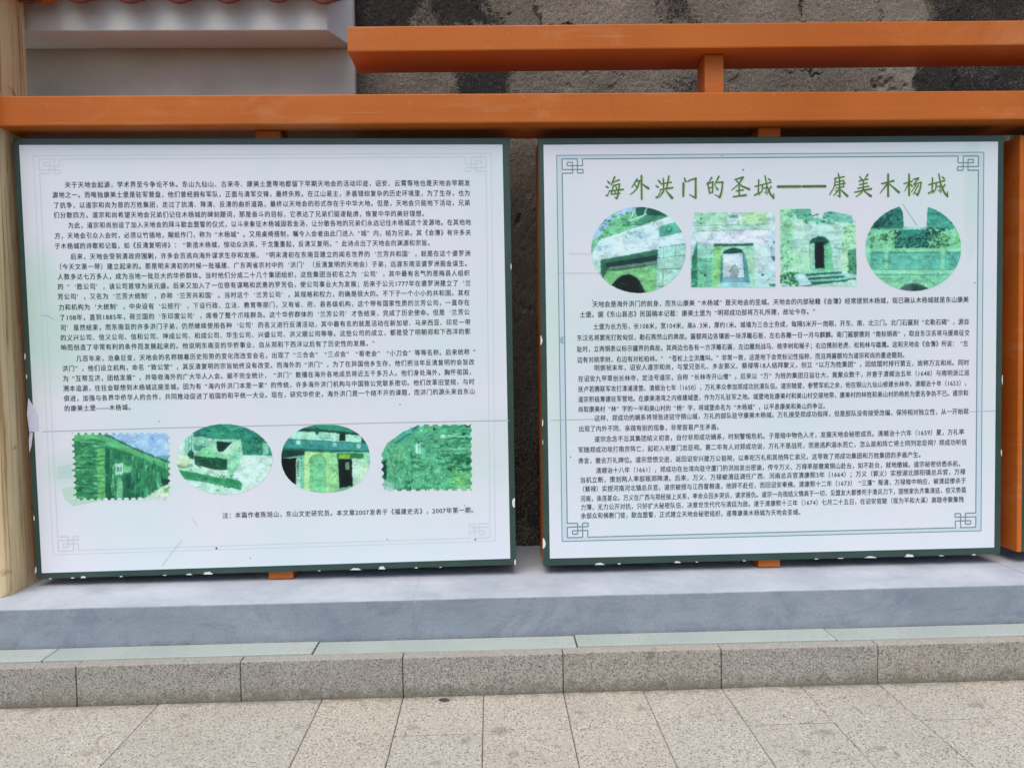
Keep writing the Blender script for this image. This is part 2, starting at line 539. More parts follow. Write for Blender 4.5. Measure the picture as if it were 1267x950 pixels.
# ================================================================ OLD WALL
def wx(px, py, y=WALL_Y): return at(px, py, 1, y)
old_wall_us = np.concatenate([np.linspace(-4.2, -.75, 40), np.arange(-.74, 3.0, .007), np.linspace(3.02, 5.2, 30)])
old_wall_vs = np.concatenate([np.linspace(0.1, 2.2, 90), np.arange(2.207, 3.0, .007), np.linspace(3.03, 3.6, 12)])
U, V = np.meshgrid(old_wall_us, old_wall_vs)
tone = .42 + (fbm(U * 1.6, V * 2.2, 4) - .5) * .9
mould = np.zeros_like(U)
wob = (fbm(U * 5, V * 5, 5, .65) - .5)
wob2 = (fbm(U * 5 + 40, V * 5 + 9, 5, .65) - .5)
def patch(px0, px1, py0, py1, soft=.035, wobble=.26):
    a = wx(px0, py1); b = wx(px1, py0)
    xx = U + wob * wobble; zz = V + wob2 * wobble
    d = np.minimum(np.minimum(xx - a.x, b.x - xx), np.minimum(zz - a.z, b.z - zz))
    return np.clip(d / soft + .5, 0, 1)
# plaster patches of different tone (old repairs) and their thickness
step = np.zeros_like(U)
crack = np.zeros_like(U)
for (a, b, c, d, t, h) in [(600, 672, -30, 60, .30, -.004), (672, 822, -60, 40, .66, .006), (866, 1142, -60, 40, .56, .0),
                           (1085, 1146, -40, 130, .74, .008), (622, 1085, 78, 150, .50, .003), (1000, 1090, -60, 30, .62, .0),
                           (436, 566, 78, 150, .46, .002), (900, 1085, 78, 150, .42, -.003), (600, 615, -20, 40, .2, -.006)]:
    p = patch(a, b, c, d)
    tone = tone * (1 - p) + (t + (fbm(U * 7 + t * 50, V * 7, 4) - .5) * .45) * p
    step = np.where(p > .5, h, step)
    crack = np.maximum(crack, np.clip(1 - np.abs(p - .5) / .22, 0, 1) * np.clip((fbm(U * 6 + t * 90, V * 6, 3) - .46) * 6, 0, 1))
for (a, b, c, d, s) in [(425, 512, -60, 44, .95), (525, 606, -60, 40, 1.0), (440, 606, -80, 4, .95), (566, 622, 78, 160, .98),
                        (1146, 1500, -90, 170, .80), (826, 866, -60, 40, .6), (820, 884, 92, 150, .45), (434, 470, 76, 150, .35)]:
    mould = np.maximum(mould, patch(a, b, c, d, .09, .30) * s)
low_dark = np.clip((1.75 - V) / 1.0, 0, 1) * (.75 + (fbm(U * 3, V * 2, 4) - .5) * 1.1)  # darker towards the bottom of the wall, uneven by noise
mould = np.maximum(mould, np.clip(low_dark, 0, 1) * .62)
mould = np.clip(mould * (.50 + fbm(U * 11, V * 11, 4) * .75), 0, 1)
mould = np.maximum(mould, crack * .95)
rough = (fbm(U * 3, V * 3, 3) - .5) * .022 + (fbm(U * 16, V * 16, 3, .6) - .5) * .004 + (fbm(U * 70 + 3, V * 70, 2) - .5) * .005
dent = -np.clip(fbm(U * 14 + 31, V * 14, 3) - .76, 0, 1) * .12
hs = step
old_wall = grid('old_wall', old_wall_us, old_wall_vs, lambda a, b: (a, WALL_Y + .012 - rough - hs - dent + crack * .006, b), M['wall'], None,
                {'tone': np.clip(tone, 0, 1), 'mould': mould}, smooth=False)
# back of the wall, so that it has a thickness
sol = old_wall.modifiers.new('thickness', 'SOLIDIFY'); sol.thickness = .25; sol.offset = -1.0
tag(old_wall, 'old rough plaster wall with black mould patches behind the orange rails', 'wall')

# ================================================================ WHITE HOUSE (eave at the upper left)
HY, CY = .405, .195
house = empty('white_house', (-2.0, HY, 0))
def hb(o):
    o.parent = house; o.matrix_parent_inverse = Matrix.Translation((2.0, -HY, 0)); return o
hx = at(439.5, 100, 1, HY).x
hzt = at(250, 62, 1, HY).z
czb = at(250, 38, 1, CY).z
cx = at(405, 36, 1, CY).x
hb(box('wall', -4.2, hx, HY, WALL_Y - .02, .30, hzt + .5, M['shade'], None, .006))  # shade under the cornice is put into this wall's colour
cv = [(-4.2, CY, czb), (cx, CY, czb), (hx - .004, HY - .002, czb + .006), (-4.2, HY - .002, czb + .006),
      (-4.2, CY, czb + .30), (cx, CY, czb + .30), (hx - .004, HY - .002, czb + .30), (-4.2, HY - .002, czb + .30)]
c = hb(mesh_obj('cornice', cv, BOXF, M['white'])); bevel_mesh(c.data, .005)
roof = hb(empty('roof', (0, 0, 0)))
roof.matrix_parent_inverse = Matrix.Translation((2.0, -HY, 0))
tz = at(282, 5.5, 1, .10).z          # underside of the round eave tiles
def eave_tile():
    seg, vs2, fs = 20, [], []
    L = .55; sl = math.tan(R(24))
    for (y, r) in [(0.0, .045), (0.0, .066), (0.006, .072), (.024, .072), (.030, .066), (.034, .060), (L, .060)]:
        for j in range(seg):
            a = 2 * math.pi * j / seg
            vs2.append((r * math.cos(a), y, r * math.sin(a) + y * sl))
    nr = 7
    for q in range(nr - 1):
        for j in range(seg):
            fs.append((q * seg + j, q * seg + (j + 1) % seg, (q + 1) * seg + (j + 1) % seg, (q + 1) * seg + j))
    fs.append(tuple(range(seg))[::-1]); fs.append(tuple((nr - 1) * seg + j for j in range(seg)))
    return vs2, fs
ev, ef = eave_tile()
em = bpy.data.meshes.new('eave_tile'); em.from_pydata(ev, [], ef); em.materials.append(M['terra'])
for p in em.polygons: p.use_smooth = len(p.vertices) == 4
txs = [at(px, 3, 1, .10).x for px in (160, 221, 282, 344, 400)]
txs = [txs[0] - .213 * k for k in range(10, 0, -1)] + txs
for xx in txs:
    o = bpy.data.objects.new('eave_tile', em); col.objects.link(o); o.parent = roof
    o.location = (xx, .10 + random.uniform(-.006, .006), tz + .072 + random.uniform(-.003, .003))
def pan(x0, x1):
    vs2 = []; n = 8
    for y, t in ((.13, 0), (.55, 0), (.13, .014), (.55, .014)):
        for j in range(n + 1):
            f = j / n
            vs2.append((x0 + (x1 - x0) * f, y, tz + .085 + (y - .10) * math.tan(R(24)) - .028 * math.sin(math.pi * f) + t))
    fs = []; w = n + 1
    for j in range(n):
        fs += [(j, j + w, j + w + 1, j + 1), (2 * w + j, 2 * w + j + 1, 3 * w + j + 1, 3 * w + j), (j, j + 1, 2 * w + j + 1, 2 * w + j)]
    o = mesh_obj('pan_tile', vs2, fs, M['terra'], roof)
for a, b in zip(txs[:-1], txs[1:]): pan(a + .02, b - .02)
box('roof_deck', -4.2, cx + .02, .22, HY + .12, czb + .302, czb + .33, M['white'], roof)
tag(house, 'white rendered house end with cornice and red round eave tiles, top left', 'house')

# ================================================================ ORANGE RAILS AND POSTS
BYF, BYB = -.06, .175
BZ0, BZ1 = 2.2315, 2.3525
XL, XR = -1.985, 5.1
def beam(name, x0, x1, z0, z1, tilt, label, parent_cat='rail', yf=BYF, yb=BYB):
    vs2 = boxv(x0, x1, yf, yb, z0, z1)
    vs2 = [(a, b, c + tilt * (a - x0)) for a, b, c in vs2]
    o = mesh_obj(name, vs2, BOXF, M['orange']); bevel_mesh(o.data, .0055, 2)
    return tag(o, label, parent_cat)
beam('lower_rail', XL + .001, XR, BZ0, BZ1, .0005, 'long orange steel rail across both boards, just above their top edges', 'rail')
uzl0 = at(431, 64.5, 1, BYF).z; uzl1 = at(428, 33, 1, BYF).z; uxl = at(429.5, 50, 1, BYF).x
uzr0 = at(1260, 56, 1, BYF).z
beam('upper_rail', uxl, XR, uzl0, uzl1, (uzr0 - uzl0) / (at(1260, 56, 1, BYF).x - uxl), 'shorter orange steel rail at the very top, its left end beside the white house', 'rail')
lz = at(60, 5.5, 1, BYB - .02).z; lx = at(71, 4, 1, BYB - .02).x
beam('rail_stub', XL + .001, lx, lz, lz + .12, 0, 'short orange rail end joined to the tan post, at the top left corner', 'rail', BYF, BYB - .02)
def upright(name, px0, px1, py, y0, dep, z0, z1, label, group):
    x0 = at(px0, py, 1, y0).x; x1 = at(px1, py, 1, y0).x
    o = box(name, x0, x1, y0, y0 + dep, z0, z1, M['orange'], None, .003)
    return tag(o, label, 'post', group)
tl = (uzr0 - uzl0) / (at(1260, 56, 1, BYF).x - uxl)
upright('short_post', 872, 895.5, 90, .0, .115, BZ1 + .0015, uzl0 + tl * 1.5 - .0015, 'short orange post standing on the lower rail and carrying the upper rail', 'orange posts')
upright('rail_post', 315.5, 347, 163, .022, .11, PZ + .004, BZ0 - .0005, 'orange post behind the left board without a title, its ends showing above and below it', 'orange posts')
upright('rail_post', 938.5, 966, 161, .022, .11, PZ + .004, BZ0 + .0005, 'orange post behind the titled right board, its ends showing above and below it', 'orange posts')
for k, (pa, pb, py) in enumerate([(335, 366, 720), (937, 969, 705)]):    # mortar smear at each post foot
    pass

# tan post at the left edge: rounded box with chipped foot
def rounded_post():
    x0, x1, y0, y1, r = -2.215, XL, -.135, .19, .045
    pts = []
    for cxx, cyy, a0 in ((x1 - r, y0 + r, -90), (x1 - r, y1 - r, 0), (x0 + r, y1 - r, 90), (x0 + r, y0 + r, 180)):
        for j in range(9):
            a = R(a0 + j * 90 / 8)
            pts.append((cxx + r * math.cos(a), cyy + r * math.sin(a)))
    n = len(pts); zs = [PZ - .002, PZ + .006, PZ + .02] + list(np.linspace(.4, 3.3, 12))
    vs2 = []
    for q, z in enumerate(zs):
        for j, (a, b) in enumerate(pts):
            k = .004 * random.random() if q < 2 else 0
            vs2.append((a - k, b + k, z + (random.uniform(0, .006) if q == 0 else 0)))
    fs = [(q * n + j, q * n + (j + 1) % n, (q + 1) * n + (j + 1) % n, (q + 1) * n + j) for q in range(len(zs) - 1) for j in range(n)]
    fs.append(tuple((len(zs) - 1) * n + j for j in range(n)))
    o = mesh_obj('timber_post', vs2, fs, M['tan'], None, smooth=True)
    return tag(o, 'tan wood grained post with rounded corners at the left edge of the picture', 'post')
rounded_post()

# ================================================================ DISPLAY BOARDS
KW = 1.12       # printed colours are read under a light that shows white film (albedo .8) as about 80 % white
def pc(c, k=KW): return rgb(c[0], c[1], c[2], k)

class Flat:
    """flat printed shapes on the film: polygons in photo points, each layer 0.1 mm above the last"""
    def __init__(s, org=(0, 0), sc=1.0, clip=None, base=.0016, step=.00006):
        s.v, s.f, s.c = [], [], []
        s.org, s.sc, s.y, s.step = org, sc, -base, step
        s.clip = clip
    def tr(s, p): return (s.org[0] + p[0] / s.sc, s.org[1] + p[1] / s.sc)
    def poly(s, pts, c, lift=True, clip=True):
        if s.clip and clip:
            pts = clip_poly(pts, s.clip)
            if len(pts) < 3: return
        b = len(s.v)
        for p in pts:
            X, Z = bp(*s.tr(p))
            s.v.append((X, s.y, Z))
        # keep faces toward the camera (-y)
        a = 0.0
        for i in range(len(pts)):
            x0, y0 = s.v[b + i][0], s.v[b + i][2]; x1, y1 = s.v[b + (i + 1) % len(pts)][0], s.v[b + (i + 1) % len(pts)][2]
            a += x0 * y1 - x1 * y0
        idx = list(range(b, b + len(pts)))
        s.f.append(idx if a > 0 else idx[::-1])
        s.c.append(c)
        if lift: s.y -= s.step
    def rect(s, x0, y0, x1, y1, c, **k): s.poly([(x0, y0), (x1, y0), (x1, y1), (x0, y1)], c, **k)
    def disc(s, x, y, r, c, n=14, ry=None, **k):
        s.poly([(x + r * math.cos(2 * math.pi * i / n), y + (ry or r) * math.sin(2 * math.pi * i / n)) for i in range(n)], c, **k)
    def line(s, pts, w0, w1, c, cap=True):
        """one brush stroke: polyline with a width that runs from w0 to w1"""
        n = len(pts); L = []; Rr = []
        for i, p in enumerate(pts):
            a = pts[max(0, i - 1)]; b = pts[min(n - 1, i + 1)]
            dx, dy = b[0] - a[0], b[1] - a[1]; d = math.hypot(dx, dy) or 1
            w = (w0 + (w1 - w0) * i / (n - 1)) / 2
            L.append((p[0] - dy / d * w, p[1] + dx / d * w)); Rr.append((p[0] + dy / d * w, p[1] - dx / d * w))
        for i in range(n - 1):
            s.poly([L[i], L[i + 1], Rr[i + 1], Rr[i]], c, lift=False)
            s.y -= .000004
        s.y -= .000008
    def build(s, name, mat, parent):
        return mesh_obj(name, s.v, s.f, mat, parent, cols=s.c)

def clip_poly(pts, cl):
    out = list(pts)
    n = len(cl)
    for i in range(n):
        a, b = cl[i], cl[(i + 1) % n]
        inp, out = out, []
        if not inp: return []
        def side(p): return (b[0] - a[0]) * (p[1] - a[1]) - (b[1] - a[1]) * (p[0] - a[0])
        for j in range(len(inp)):
            p, q = inp[j], inp[(j + 1) % len(inp)]
            sp, sq = side(p), side(q)
            if sp >= 0: out.append(p)
            if (sp >= 0) != (sq >= 0):
                t = sp / (sp - sq)
                out.append((p[0] + (q[0] - p[0]) * t, p[1] + (q[1] - p[1]) * t))
    return out
def ell(cx, cy, rx, ry, n=40, pw=1.0):
    r = []
    for i in range(n):
        a = 2 * math.pi * i / n
        c_, s_ = math.cos(a), math.sin(a)
        r.append((cx + rx * math.copysign(abs(c_) ** pw, c_), cy + ry * math.copysign(abs(s_) ** pw, s_)))
    return r
def rc(x0, y0, x1, y1): return [(x0, y0), (x1, y0), (x1, y1), (x0, y1)]

# ---- glyphs: one mesh per character, from Blender's own font
_glyph = {}
_fc = bpy.data.curves.new('glyph', 'FONT')
_fc.resolution_u = 3
_fc.size = 1.0
_fc.offset = 0.0
_fo = bpy.data.objects.new('glyph', _fc)
col.objects.link(_fo)
def prepare(text):
    for ch in sorted(set(text)):
        if ch in _glyph or ch in ' \u3000': continue
        _fc.body = ch
        bpy.context.view_layer.update()
        dg = bpy.context.evaluated_depsgraph_get()
        ev_ = _fo.evaluated_get(dg)
        me = ev_.to_mesh()
        v = np.array([p.co[:2] for p in me.vertices]) if len(me.vertices) else np.zeros((0, 2))
        f = [tuple(p.vertices) for p in me.polygons]
        ev_.to_mesh_clear()
        if len(v):                       # a second, shifted copy makes the strokes bolder
            n = len(v)
            v = np.concatenate([v + (-.011, .004), v + (.011, -.004)])
            f = f + [tuple(i + n for i in q) for q in f]
        _glyph[ch] = (v, f)
OPEN_Q, CLOSE_Q = '“‘', '”’'
def adv(ch): return .56 if (ch.isascii() and ch != ' ') else 1.0
def text_line(name, text, p0, p1, em, mat, parent, y=-.0016, fill=.97):
    """text centred on the photo points p0 (left end) .. p1 (right end)"""
    x0, z0 = bp(*p0); x1, z1 = bp(*p1)
    tot = sum(adv(c) for c in text)
    last = text[-1]
    if last in '，。、；”’': tot -= .45
    pitch = (x1 - x0) / tot
    V, F = [], []
    cur = 0.0
    for ch in text:
        a = adv(ch)
        if ch in _glyph:
            v, f = _glyph[ch]
            if len(v):
                w = pitch * min(fill, .97) if not ch.isascii() else pitch * 1.0
                gx = v[:, 0].copy(); gz = v[:, 1].copy()
                if ch in OPEN_Q or ch in CLOSE_Q:
                    wd = gx.max() - gx.min()
                    gx = gx - gx.min() + (.92 - wd if ch in OPEN_Q else .06)
                elif ch.isascii():
                    wd = gx.max() - gx.min()
                    gx = (gx - (gx.max() + gx.min()) / 2) * (.46 / max(wd, .46)) + .28
                xs = x0 + cur * pitch + gx * w + (pitch - w) * .5
                t = (xs - x0) / max(x1 - x0, 1e-6)
                zs = z0 + (z1 - z0) * t + (gz - .36) * em
                b = len(V)
                V.extend(zip(xs.tolist(), [y] * (len(xs) // 2) + [y - .00008] * (len(xs) - len(xs) // 2), zs.tolist()))
                F.extend(tuple(b + i for i in q) for q in f)
        cur += a
    return tag(mesh_obj(name, V, F, mat, parent), kind='stuff')

ink = mat_flat('black_print_ink', (.020, .024, .045), .4, .2, 30)
ink_green = mat_flat('green_print_ink', (.105, .175, .055), .4, .3, 60)
ink_glow = mat_flat('pale_green_print_ink', (.55, .78, .45), .4, .1, 30)

def board(name, outer, inner, sheet_mat, label, depth=.21):
    """outer / inner: photo points TL, TR, BR, BL of the green border and of the white film"""
    b = empty(name)
    O = [bp(*p) for p in outer]; I = [bp(*p) for p in inner]
    t = .020
    vs2 = [(x, 0, z) for x, z in O] + [(x, t, z) for x, z in O]
    p = mesh_obj('border_panel', vs2, [(3, 2, 1, 0), (4, 5, 6, 7), (0, 1, 5, 4), (1, 2, 6, 5), (2, 3, 7, 6), (3, 0, 4, 7)], M['border'], b)
    bevel_mesh(p.data, .0018, 1)
    vs2 = [(x, -.0008, z) for x, z in I] + [(x, -.0001, z) for x, z in I]
    s = mesh_obj('printed_film', vs2, [(3, 2, 1, 0), (0, 1, 5, 4), (1, 2, 6, 5), (2, 3, 7, 6), (3, 0, 4, 7)], sheet_mat, b)
    for k, (ti, bi) in enumerate(((0, 3), (1, 2))):
        (xt, zt), (xb, zb) = O[ti], O[bi]
        w = .018 if k == 0 else -.018
        e = .001 if k == 0 else -.001
        q = [(xb + e, t + .0005, zb + .004), (xb + w, t + .0005, zb + .004), (xb + w, depth, zb + .004), (xb + e, depth, zb + .004),
             (xt + e, t + .0005, zt - .004), (xt + w, t + .0005, zt - .004), (xt + w, depth, zt - .004), (xt + e, depth, zt - .004)]
        fs = BOXF if k == 0 else [tuple(reversed(f)) for f in BOXF]
        o = mesh_obj('case_side', q, fs, M['orange'], b); bevel_mesh(o.data, .002, 1)
    # added blockers deepening the gap's shadow, in two lengths either side of the post
    zf = max(O[2][1], O[3][1]) + .008
    xm = O[3][0] + .5 * (O[2][0] - O[3][0])
    for xa, xb_ in ((O[3][0] + .022, xm - .15), (xm + .15, O[2][0] - .022)):
        box('light_blocker', xa, xb_, t + .001, depth - .002, zf, zf + .014, M['joint'], b)
    tag(b, label, 'display board')
    return b, s, p

b1, film1, panel1 = board('display_board',
    [(15.5, 171.3), (630.7, 170.7), (638.6, 698.6), (45, 716)], [(23.7, 179.7), (621.7, 179.2), (631.3, 690.7), (51.9, 708.6)], M['sheet1'],
    'left board of dense black text with four green pictures along its bottom')
b2, film2, panel2 = board('display_board',
    [(666, 171.2), (1242.3, 167.6), (1238, 685.4), (672.6, 699.9)], [(672.4, 179.5), (1234.7, 175.5), (1230, 677), (680.4, 690.7)], M['sheet2'],
    'right board with a green brush lettered title above four green pictures')
# third board, only its left side in view at the right edge
def third():
    a = bp(1262.5, 168); c_ = bp(1258.5, 683)
    W3 = 2.05
    b = empty('display_board')
    z0, z1 = c_[1], a[1]
    x0t, x0b = a[0], c_[0]
    q = lambda e0, e1, ya, yb, s=0: [(x0b + e0, ya, z0 + s), (x0b + e1, ya, z0 + s), (x0b + e1, yb, z0 + s), (x0b + e0, yb, z0 + s),
                                  (x0t + e0, ya, z1 - s), (x0t + e1, ya, z1 - s), (x0t + e1, yb, z1 - s), (x0t + e0, yb, z1 - s)]
    o = mesh_obj('case_side', q(0, .022, 0, .21), BOXF, M['orange'], b); bevel_mesh(o.data, .003, 1)
    o = mesh_obj('case_side', q(W3 - .022, W3, 0, .21), BOXF, M['orange'], b); bevel_mesh(o.data, .003, 1)
    o = mesh_obj('border_panel', q(.0225, W3 - .0225, .001, .02, .001), BOXF, M['border'], b)
    o = mesh_obj('printed_film', q(.06, W3 - .06, -.0006, .0008, .04), BOXF, M['sheet2'], b)
    tag(b, 'board at the right edge of which only the orange side shows', 'display board')
    box('support_leg', x0b + 1.0, x0b + 1.1, .022, .13, PZ + .002, BZ0 + .001, M['orange'], b, .003)
third()

# ---- the text of the left board: (x0, y0, x1, y1, text) in photo points
T1 = [
 (80, 229, 582, 226.6, '关于天地会起源，学术界至今争论不休。东山九仙山、古来寺、康美土堡等地都留下早期天地会的活动印迹，诏安、云霄等地也是天地会早期发'),
 (64.5, 241.5, 582, 239.1, '源地之一。而唯独康美土堡是驻军营盘，他们曾经拥有军队，正面与清军交锋，最终失败。在江山易主，矛盾错综复杂的历史环境里，为了生存，也为'),
 (66, 254.3, 582, 251, '了抗争，以道宗和尚为首的万姓集团，走过了抗清、降清、反清的曲折道路，最终以天地会的形式存在于中华大地。但是，天地会只能地下活动，兄弟'),
 (66.2, 266.4, 526, 264.5, '们分散四方。道宗和尚希望天地会兄弟们记住木杨城的碑刻题词，那是奋斗的目标，它表达了兄弟们驱逐鞑虏，恢复中华的美好理想。'),
 (84, 279.1, 583, 275.1, '为此，道宗和尚创设了加入天地会的拜斗歃血盟誓的仪式，以斗来象征木杨城固若金汤，让分散各地的兄弟们永远记住木杨城这个发源地。在其他地'),
 (67.4, 292, 583, 287.7, '方，天地会引众入会时，必须以竹插地，糊纸作门，称为“木杨城”。又用桌椅搭制，嘱令入会者由此门进入“城”内，结为兄弟。其《会簿》有许多关'),
 (67.4, 304.7, 533, 300.5, '于木杨城的诗歌和记载，如《反清复明诗》：“新造木杨城，惊动众洪英，干戈重重起，反清又复明。”此诗点出了天地会的渊源和宗旨。'),
 (87, 317.7, 582.5, 313.5, '后来，天地会受到清政府围剿，许多会员逃向海外谋求生存和发展。“明末清初在东南亚建立的闻名世界的‘兰芳共和国’，就是在这个婆罗洲'),
 (69, 330.3, 579, 326, '（今天文莱一带）建立起来的。那是明末清初的时候一批福建、广东两省农村中的‘洪门’（反清复明的天地会）子弟，远渡东南亚婆罗洲掘金谋生。'),
 (71, 342.6, 581.5, 337.9, '人数多达七万多人，成为当地一批巨大的华侨群体。当时他们分成二十几个集团组织，这些集团当初名之为‘公司’，其中最有名气的是梅县人组织'),
 (71, 354.9, 582.8, 350.2, '的“‘胜公司’，该公司首领为吴元盛。后来又加入了一位很有谋略和武勇的罗芳伯，使公司事业大为发展；后来于公元1777年在婆罗洲建立了‘兰'),
 (71, 367.2, 581.5, 362.3, '芳公司’，又名为‘兰芳大统制’，亦称‘兰芳共和国’。当时这个‘兰芳公司’，其规格和权力，的确是很大的。不下于一个小小的共和国。其权'),
 (72.2, 380.3, 581.5, 374.2, '力和机构为‘大统制’，中央设有‘公班行’，下设行政、立法、教育等部门，又有省、府、县各级机构，这个带有国家性质的兰芳公司，一直存在'),
 (73.3, 393.1, 581.5, 386, '了108年，直到1885年，荷兰国的‘东印度公司’，席卷了整个爪哇群岛。这个华侨群体的‘兰芳公司’才告结束，完成了历史使命。但是‘兰芳公'),
 (74.5, 405.6, 582.5, 398.5, '司’虽然结束，而东南亚的许多洪门子弟，仍然继续使用各种‘公司’的名义进行反清活动，其中最有名的就是活动在新加坡、马来西亚、印尼一带'),
 (74.5, 418, 582.5, 410, '的义兴公司、信义公司、信和公司、坤成公司、和成公司、华生公司、兴盛公司、洪义顺公司等等。这些公司的成立，都是受了明朝郑和下西洋的影'),
 (75, 430, 464.4, 424.6, '响而创造了非常有利的条件而发展起来的。他说明东南亚的华侨事业，自从郑和下西洋以后有了历史性的发展。”'),
 (94, 443.8, 589, 435.2, '几百年来，沧桑巨变，天地会的名称随着历史形势的变化而改变会名，出现了“三合会”“三点会”“哥老会”“小刀会”等等名称。后来统称“'),
 (77, 456, 587.3, 447.8, '洪门”，他们设立机构，命名“致公堂”，其反清复明的宗旨始终没有改变。而海外的“洪门”，为了在异国他乡生存，他们把当年反清复明的会旨改'),
 (77.6, 468.4, 584, 460, '为“互帮互济，团结发展”，并吸收海外的广大华人入会。据不完全统计，“洪门”散播在海外各地成员将近五千多万人。他们身处海外，胸怀祖国，'),
 (78, 480.7, 587.3, 472.2, '溯本追源，往往会联想到木杨城这座圣城。因为有“海内外洪门本是一家”的传统，许多海外洪门机构与中国致公党联系密切。他们改革旧堂规，与时'),
 (78.8, 493, 588, 484, '俱进，加强与各界华侨华人的合作，共同推动促进了祖国的和平统一大业。现在，研究华侨史，海外洪门是一个绕不开的课题，而洪门的源头来自东山'),
 (79.3, 505.3, 163, 503.6, '的康美土堡——木杨城。'),
 (275, 637.4, 587, 630.6, '注：本篇作者陈旭山，东山文史研究员。本文章2007发表于《福建史志》，2007年第一期。'),
]
T2 = [
 (732.7, 376.6, 1198.5, 370.6, '天地会是海外洪门的前身，而东山康美“木杨城”是天地会的圣城。天地会的内部秘籍《会簿》经常提到木杨城，现已确认木杨城就是东山康美'),
 (717, 389.4, 1009, 385.4, '土堡。据《东山县志》民国稿本记载：康美土堡为“明郑成功部将万礼所建，故址今存。”'),
 (733.7, 404.3, 1199, 398, '土堡为长方形，长108米，宽104米，高6.3米，厚约1米。城墙为三合土夯成，每隔5米开一炮眼，开东、南、北三门。北门石匾刻“北勒石碣”，源自'),
 (713.5, 418.2, 1199.7, 411.7, '东汉名将窦宪打败匈奴，勒石燕然山的典故。匾额两边各镶嵌一块浮雕石板，左右各雕一日一月与麒麟。南门匾额镌刻“南标铜表”，取自东汉名将马援南征交'),
 (713.5, 432, 1198, 424.8, '趾时，立两铜表以标示疆界的典故。其两边也各有一方浮雕石匾，左边雕刻战马、桃李树和猴子；右边镌刻老虎、松柏林与雄鹰。这和天地会《会簿》所说：“左'),
 (714, 445.2, 1120, 439.1, '边有对桃李树，右边有对松柏林。”“苍松上立洪鹰叫。”非常一致，这是地下会党标记性指称，而且两匾额均为道宗和尚的墨迹题刻。'),
 (734.8, 455.2, 1199, 448.4, '明崇祯末年，诏安人道宗和尚，与堂兄张礼、乡友郭义、蔡禄等18人结拜聚义，创立“以万为姓集团”，因结盟时排行第五，故称万五和尚。同时'),
 (715, 468.7, 1199.5, 461, '在诏安九甲草创长林寺，定法号道宗，自称“长林寺开山僧”。后来以“万”为姓的集团日益壮大，竟聚众数千，并曾于清顺治五年（1648）与南明浙江巡'),
 (715, 481.5, 1196.4, 473.8, '抚卢若腾联军攻打漳浦清营。清顺治七年（1650），万礼率众参加郑成功抗清队伍。道宗随营，参赞军机之余，他在铜山九仙山修建长林寺。清顺治十年（1653），'),
 (715, 494.2, 1198, 486, '道宗积极筹建驻军营地。在康美港湾之内修建城堡，作为万礼驻军之地。城堡地处康美村和美山村交接地带，康美村的林姓和美山村的杨姓为堡名争执不已。道宗和'),
 (715, 506.4, 1021.8, 502.1, '尚取康美村“林”字的一半和美山村的“杨”字，将城堡命名为“木杨城”，以平息康美和美山的争议。'),
 (735.5, 517.3, 1198.5, 508.6, '这样，郑成功的嫡系将领张进驻守铜山城，万礼的部队驻守康美木杨城。万礼接受郑成功指挥，但是部队没有接受改编，保持相对独立性，从一开始就'),
 (715.6, 530.5, 890.3, 528, '出现了内外不同、亲疏有别的现象，非常容易产生矛盾。'),
 (735.2, 543.3, 1193, 534.2, '道宗念念不忘其集团结义初衷，自付非郑成功嫡系，时刻警惕危机。于是暗中物色人才，发展天地会秘密成员。清顺治十六年（1659）夏，万礼率'),
 (715, 556.5, 1196.2, 546.8, '军随郑成功攻打南京阵亡，起初入祀厦门忠臣祠。第二年有人对郑成功说，万礼不是战死，而是逃跑溺水而亡，怎么能和阵亡将士同列忠臣祠？郑成功听信'),
 (715, 570, 1140, 562.3, '谗言，撤去万礼牌位。道宗悲愤交迸，返回诏安兴建万公祖祠，以奉祀万礼和其他阵亡弟兄，这导致了郑成功集团和万姓集团的矛盾产生。'),
 (737, 582, 1189, 573.3, '清顺治十八年（1661），郑成功在台湾向驻守厦门的洪旭发出密谕，传令万义、万禄率部撤离铜山赴台，如不赴台，就地缴械。道宗秘密侦悉杀机，'),
 (717.3, 593.8, 1194.5, 583.3, '当机立断，策划两人率部叛郑降清。后来，万义、万禄被清廷调任广西、河南总兵官清康熙3年（1664）；万义（郭义）实授湖北郧阳镇总兵官，万禄'),
 (716.5, 605, 1195.3, 594.3, '（蔡禄）实授河南河北镇总兵官。道宗被授与江西督粮道，他辞不赴任，而回诏安奉佛。清康熙十二年（1673）“三藩”叛清，万禄暗中响应，被清廷惨杀于'),
 (717.8, 616.8, 1195.3, 605.8, '河南，诛连甚众。万义在广西与郑经接上关系，率余众回乡哭诉，请求报仇。道宗一向视结义情高于一切，见盟友大都惨死于清兵刀下，国恨家仇齐集清廷，但又势孤'),
 (718.2, 627.4, 1192.5, 617.5, '力薄，无力公开对抗，只好扩大秘密队伍，决意世世代代与清廷为敌。遂于清康熙十三年（1674）七月二十五日，在诏安官陂（现为平和大溪）高隐寺聚集残'),
 (718.4, 638, 991.3, 633.2, '余部众和佛教门徒，歃血盟誓，正式建立天地会秘密组织，遥尊康美木杨城为天地会圣城。'),
]
prepare(''.join(t[4] for t in T1 + T2) + '36')
PXM = 1.0 / 297.0
for (xa, ya, xb, yb, s) in T1: text_line('text_line', s, (xa, ya), (xb, yb), 8.2 * PXM, ink, film1, fill=.93)
for (xa, ya, xb, yb, s) in T2: text_line('text_line', s, (xa, ya), (xb, yb), 8.4 * PXM, ink, film2, fill=.97)

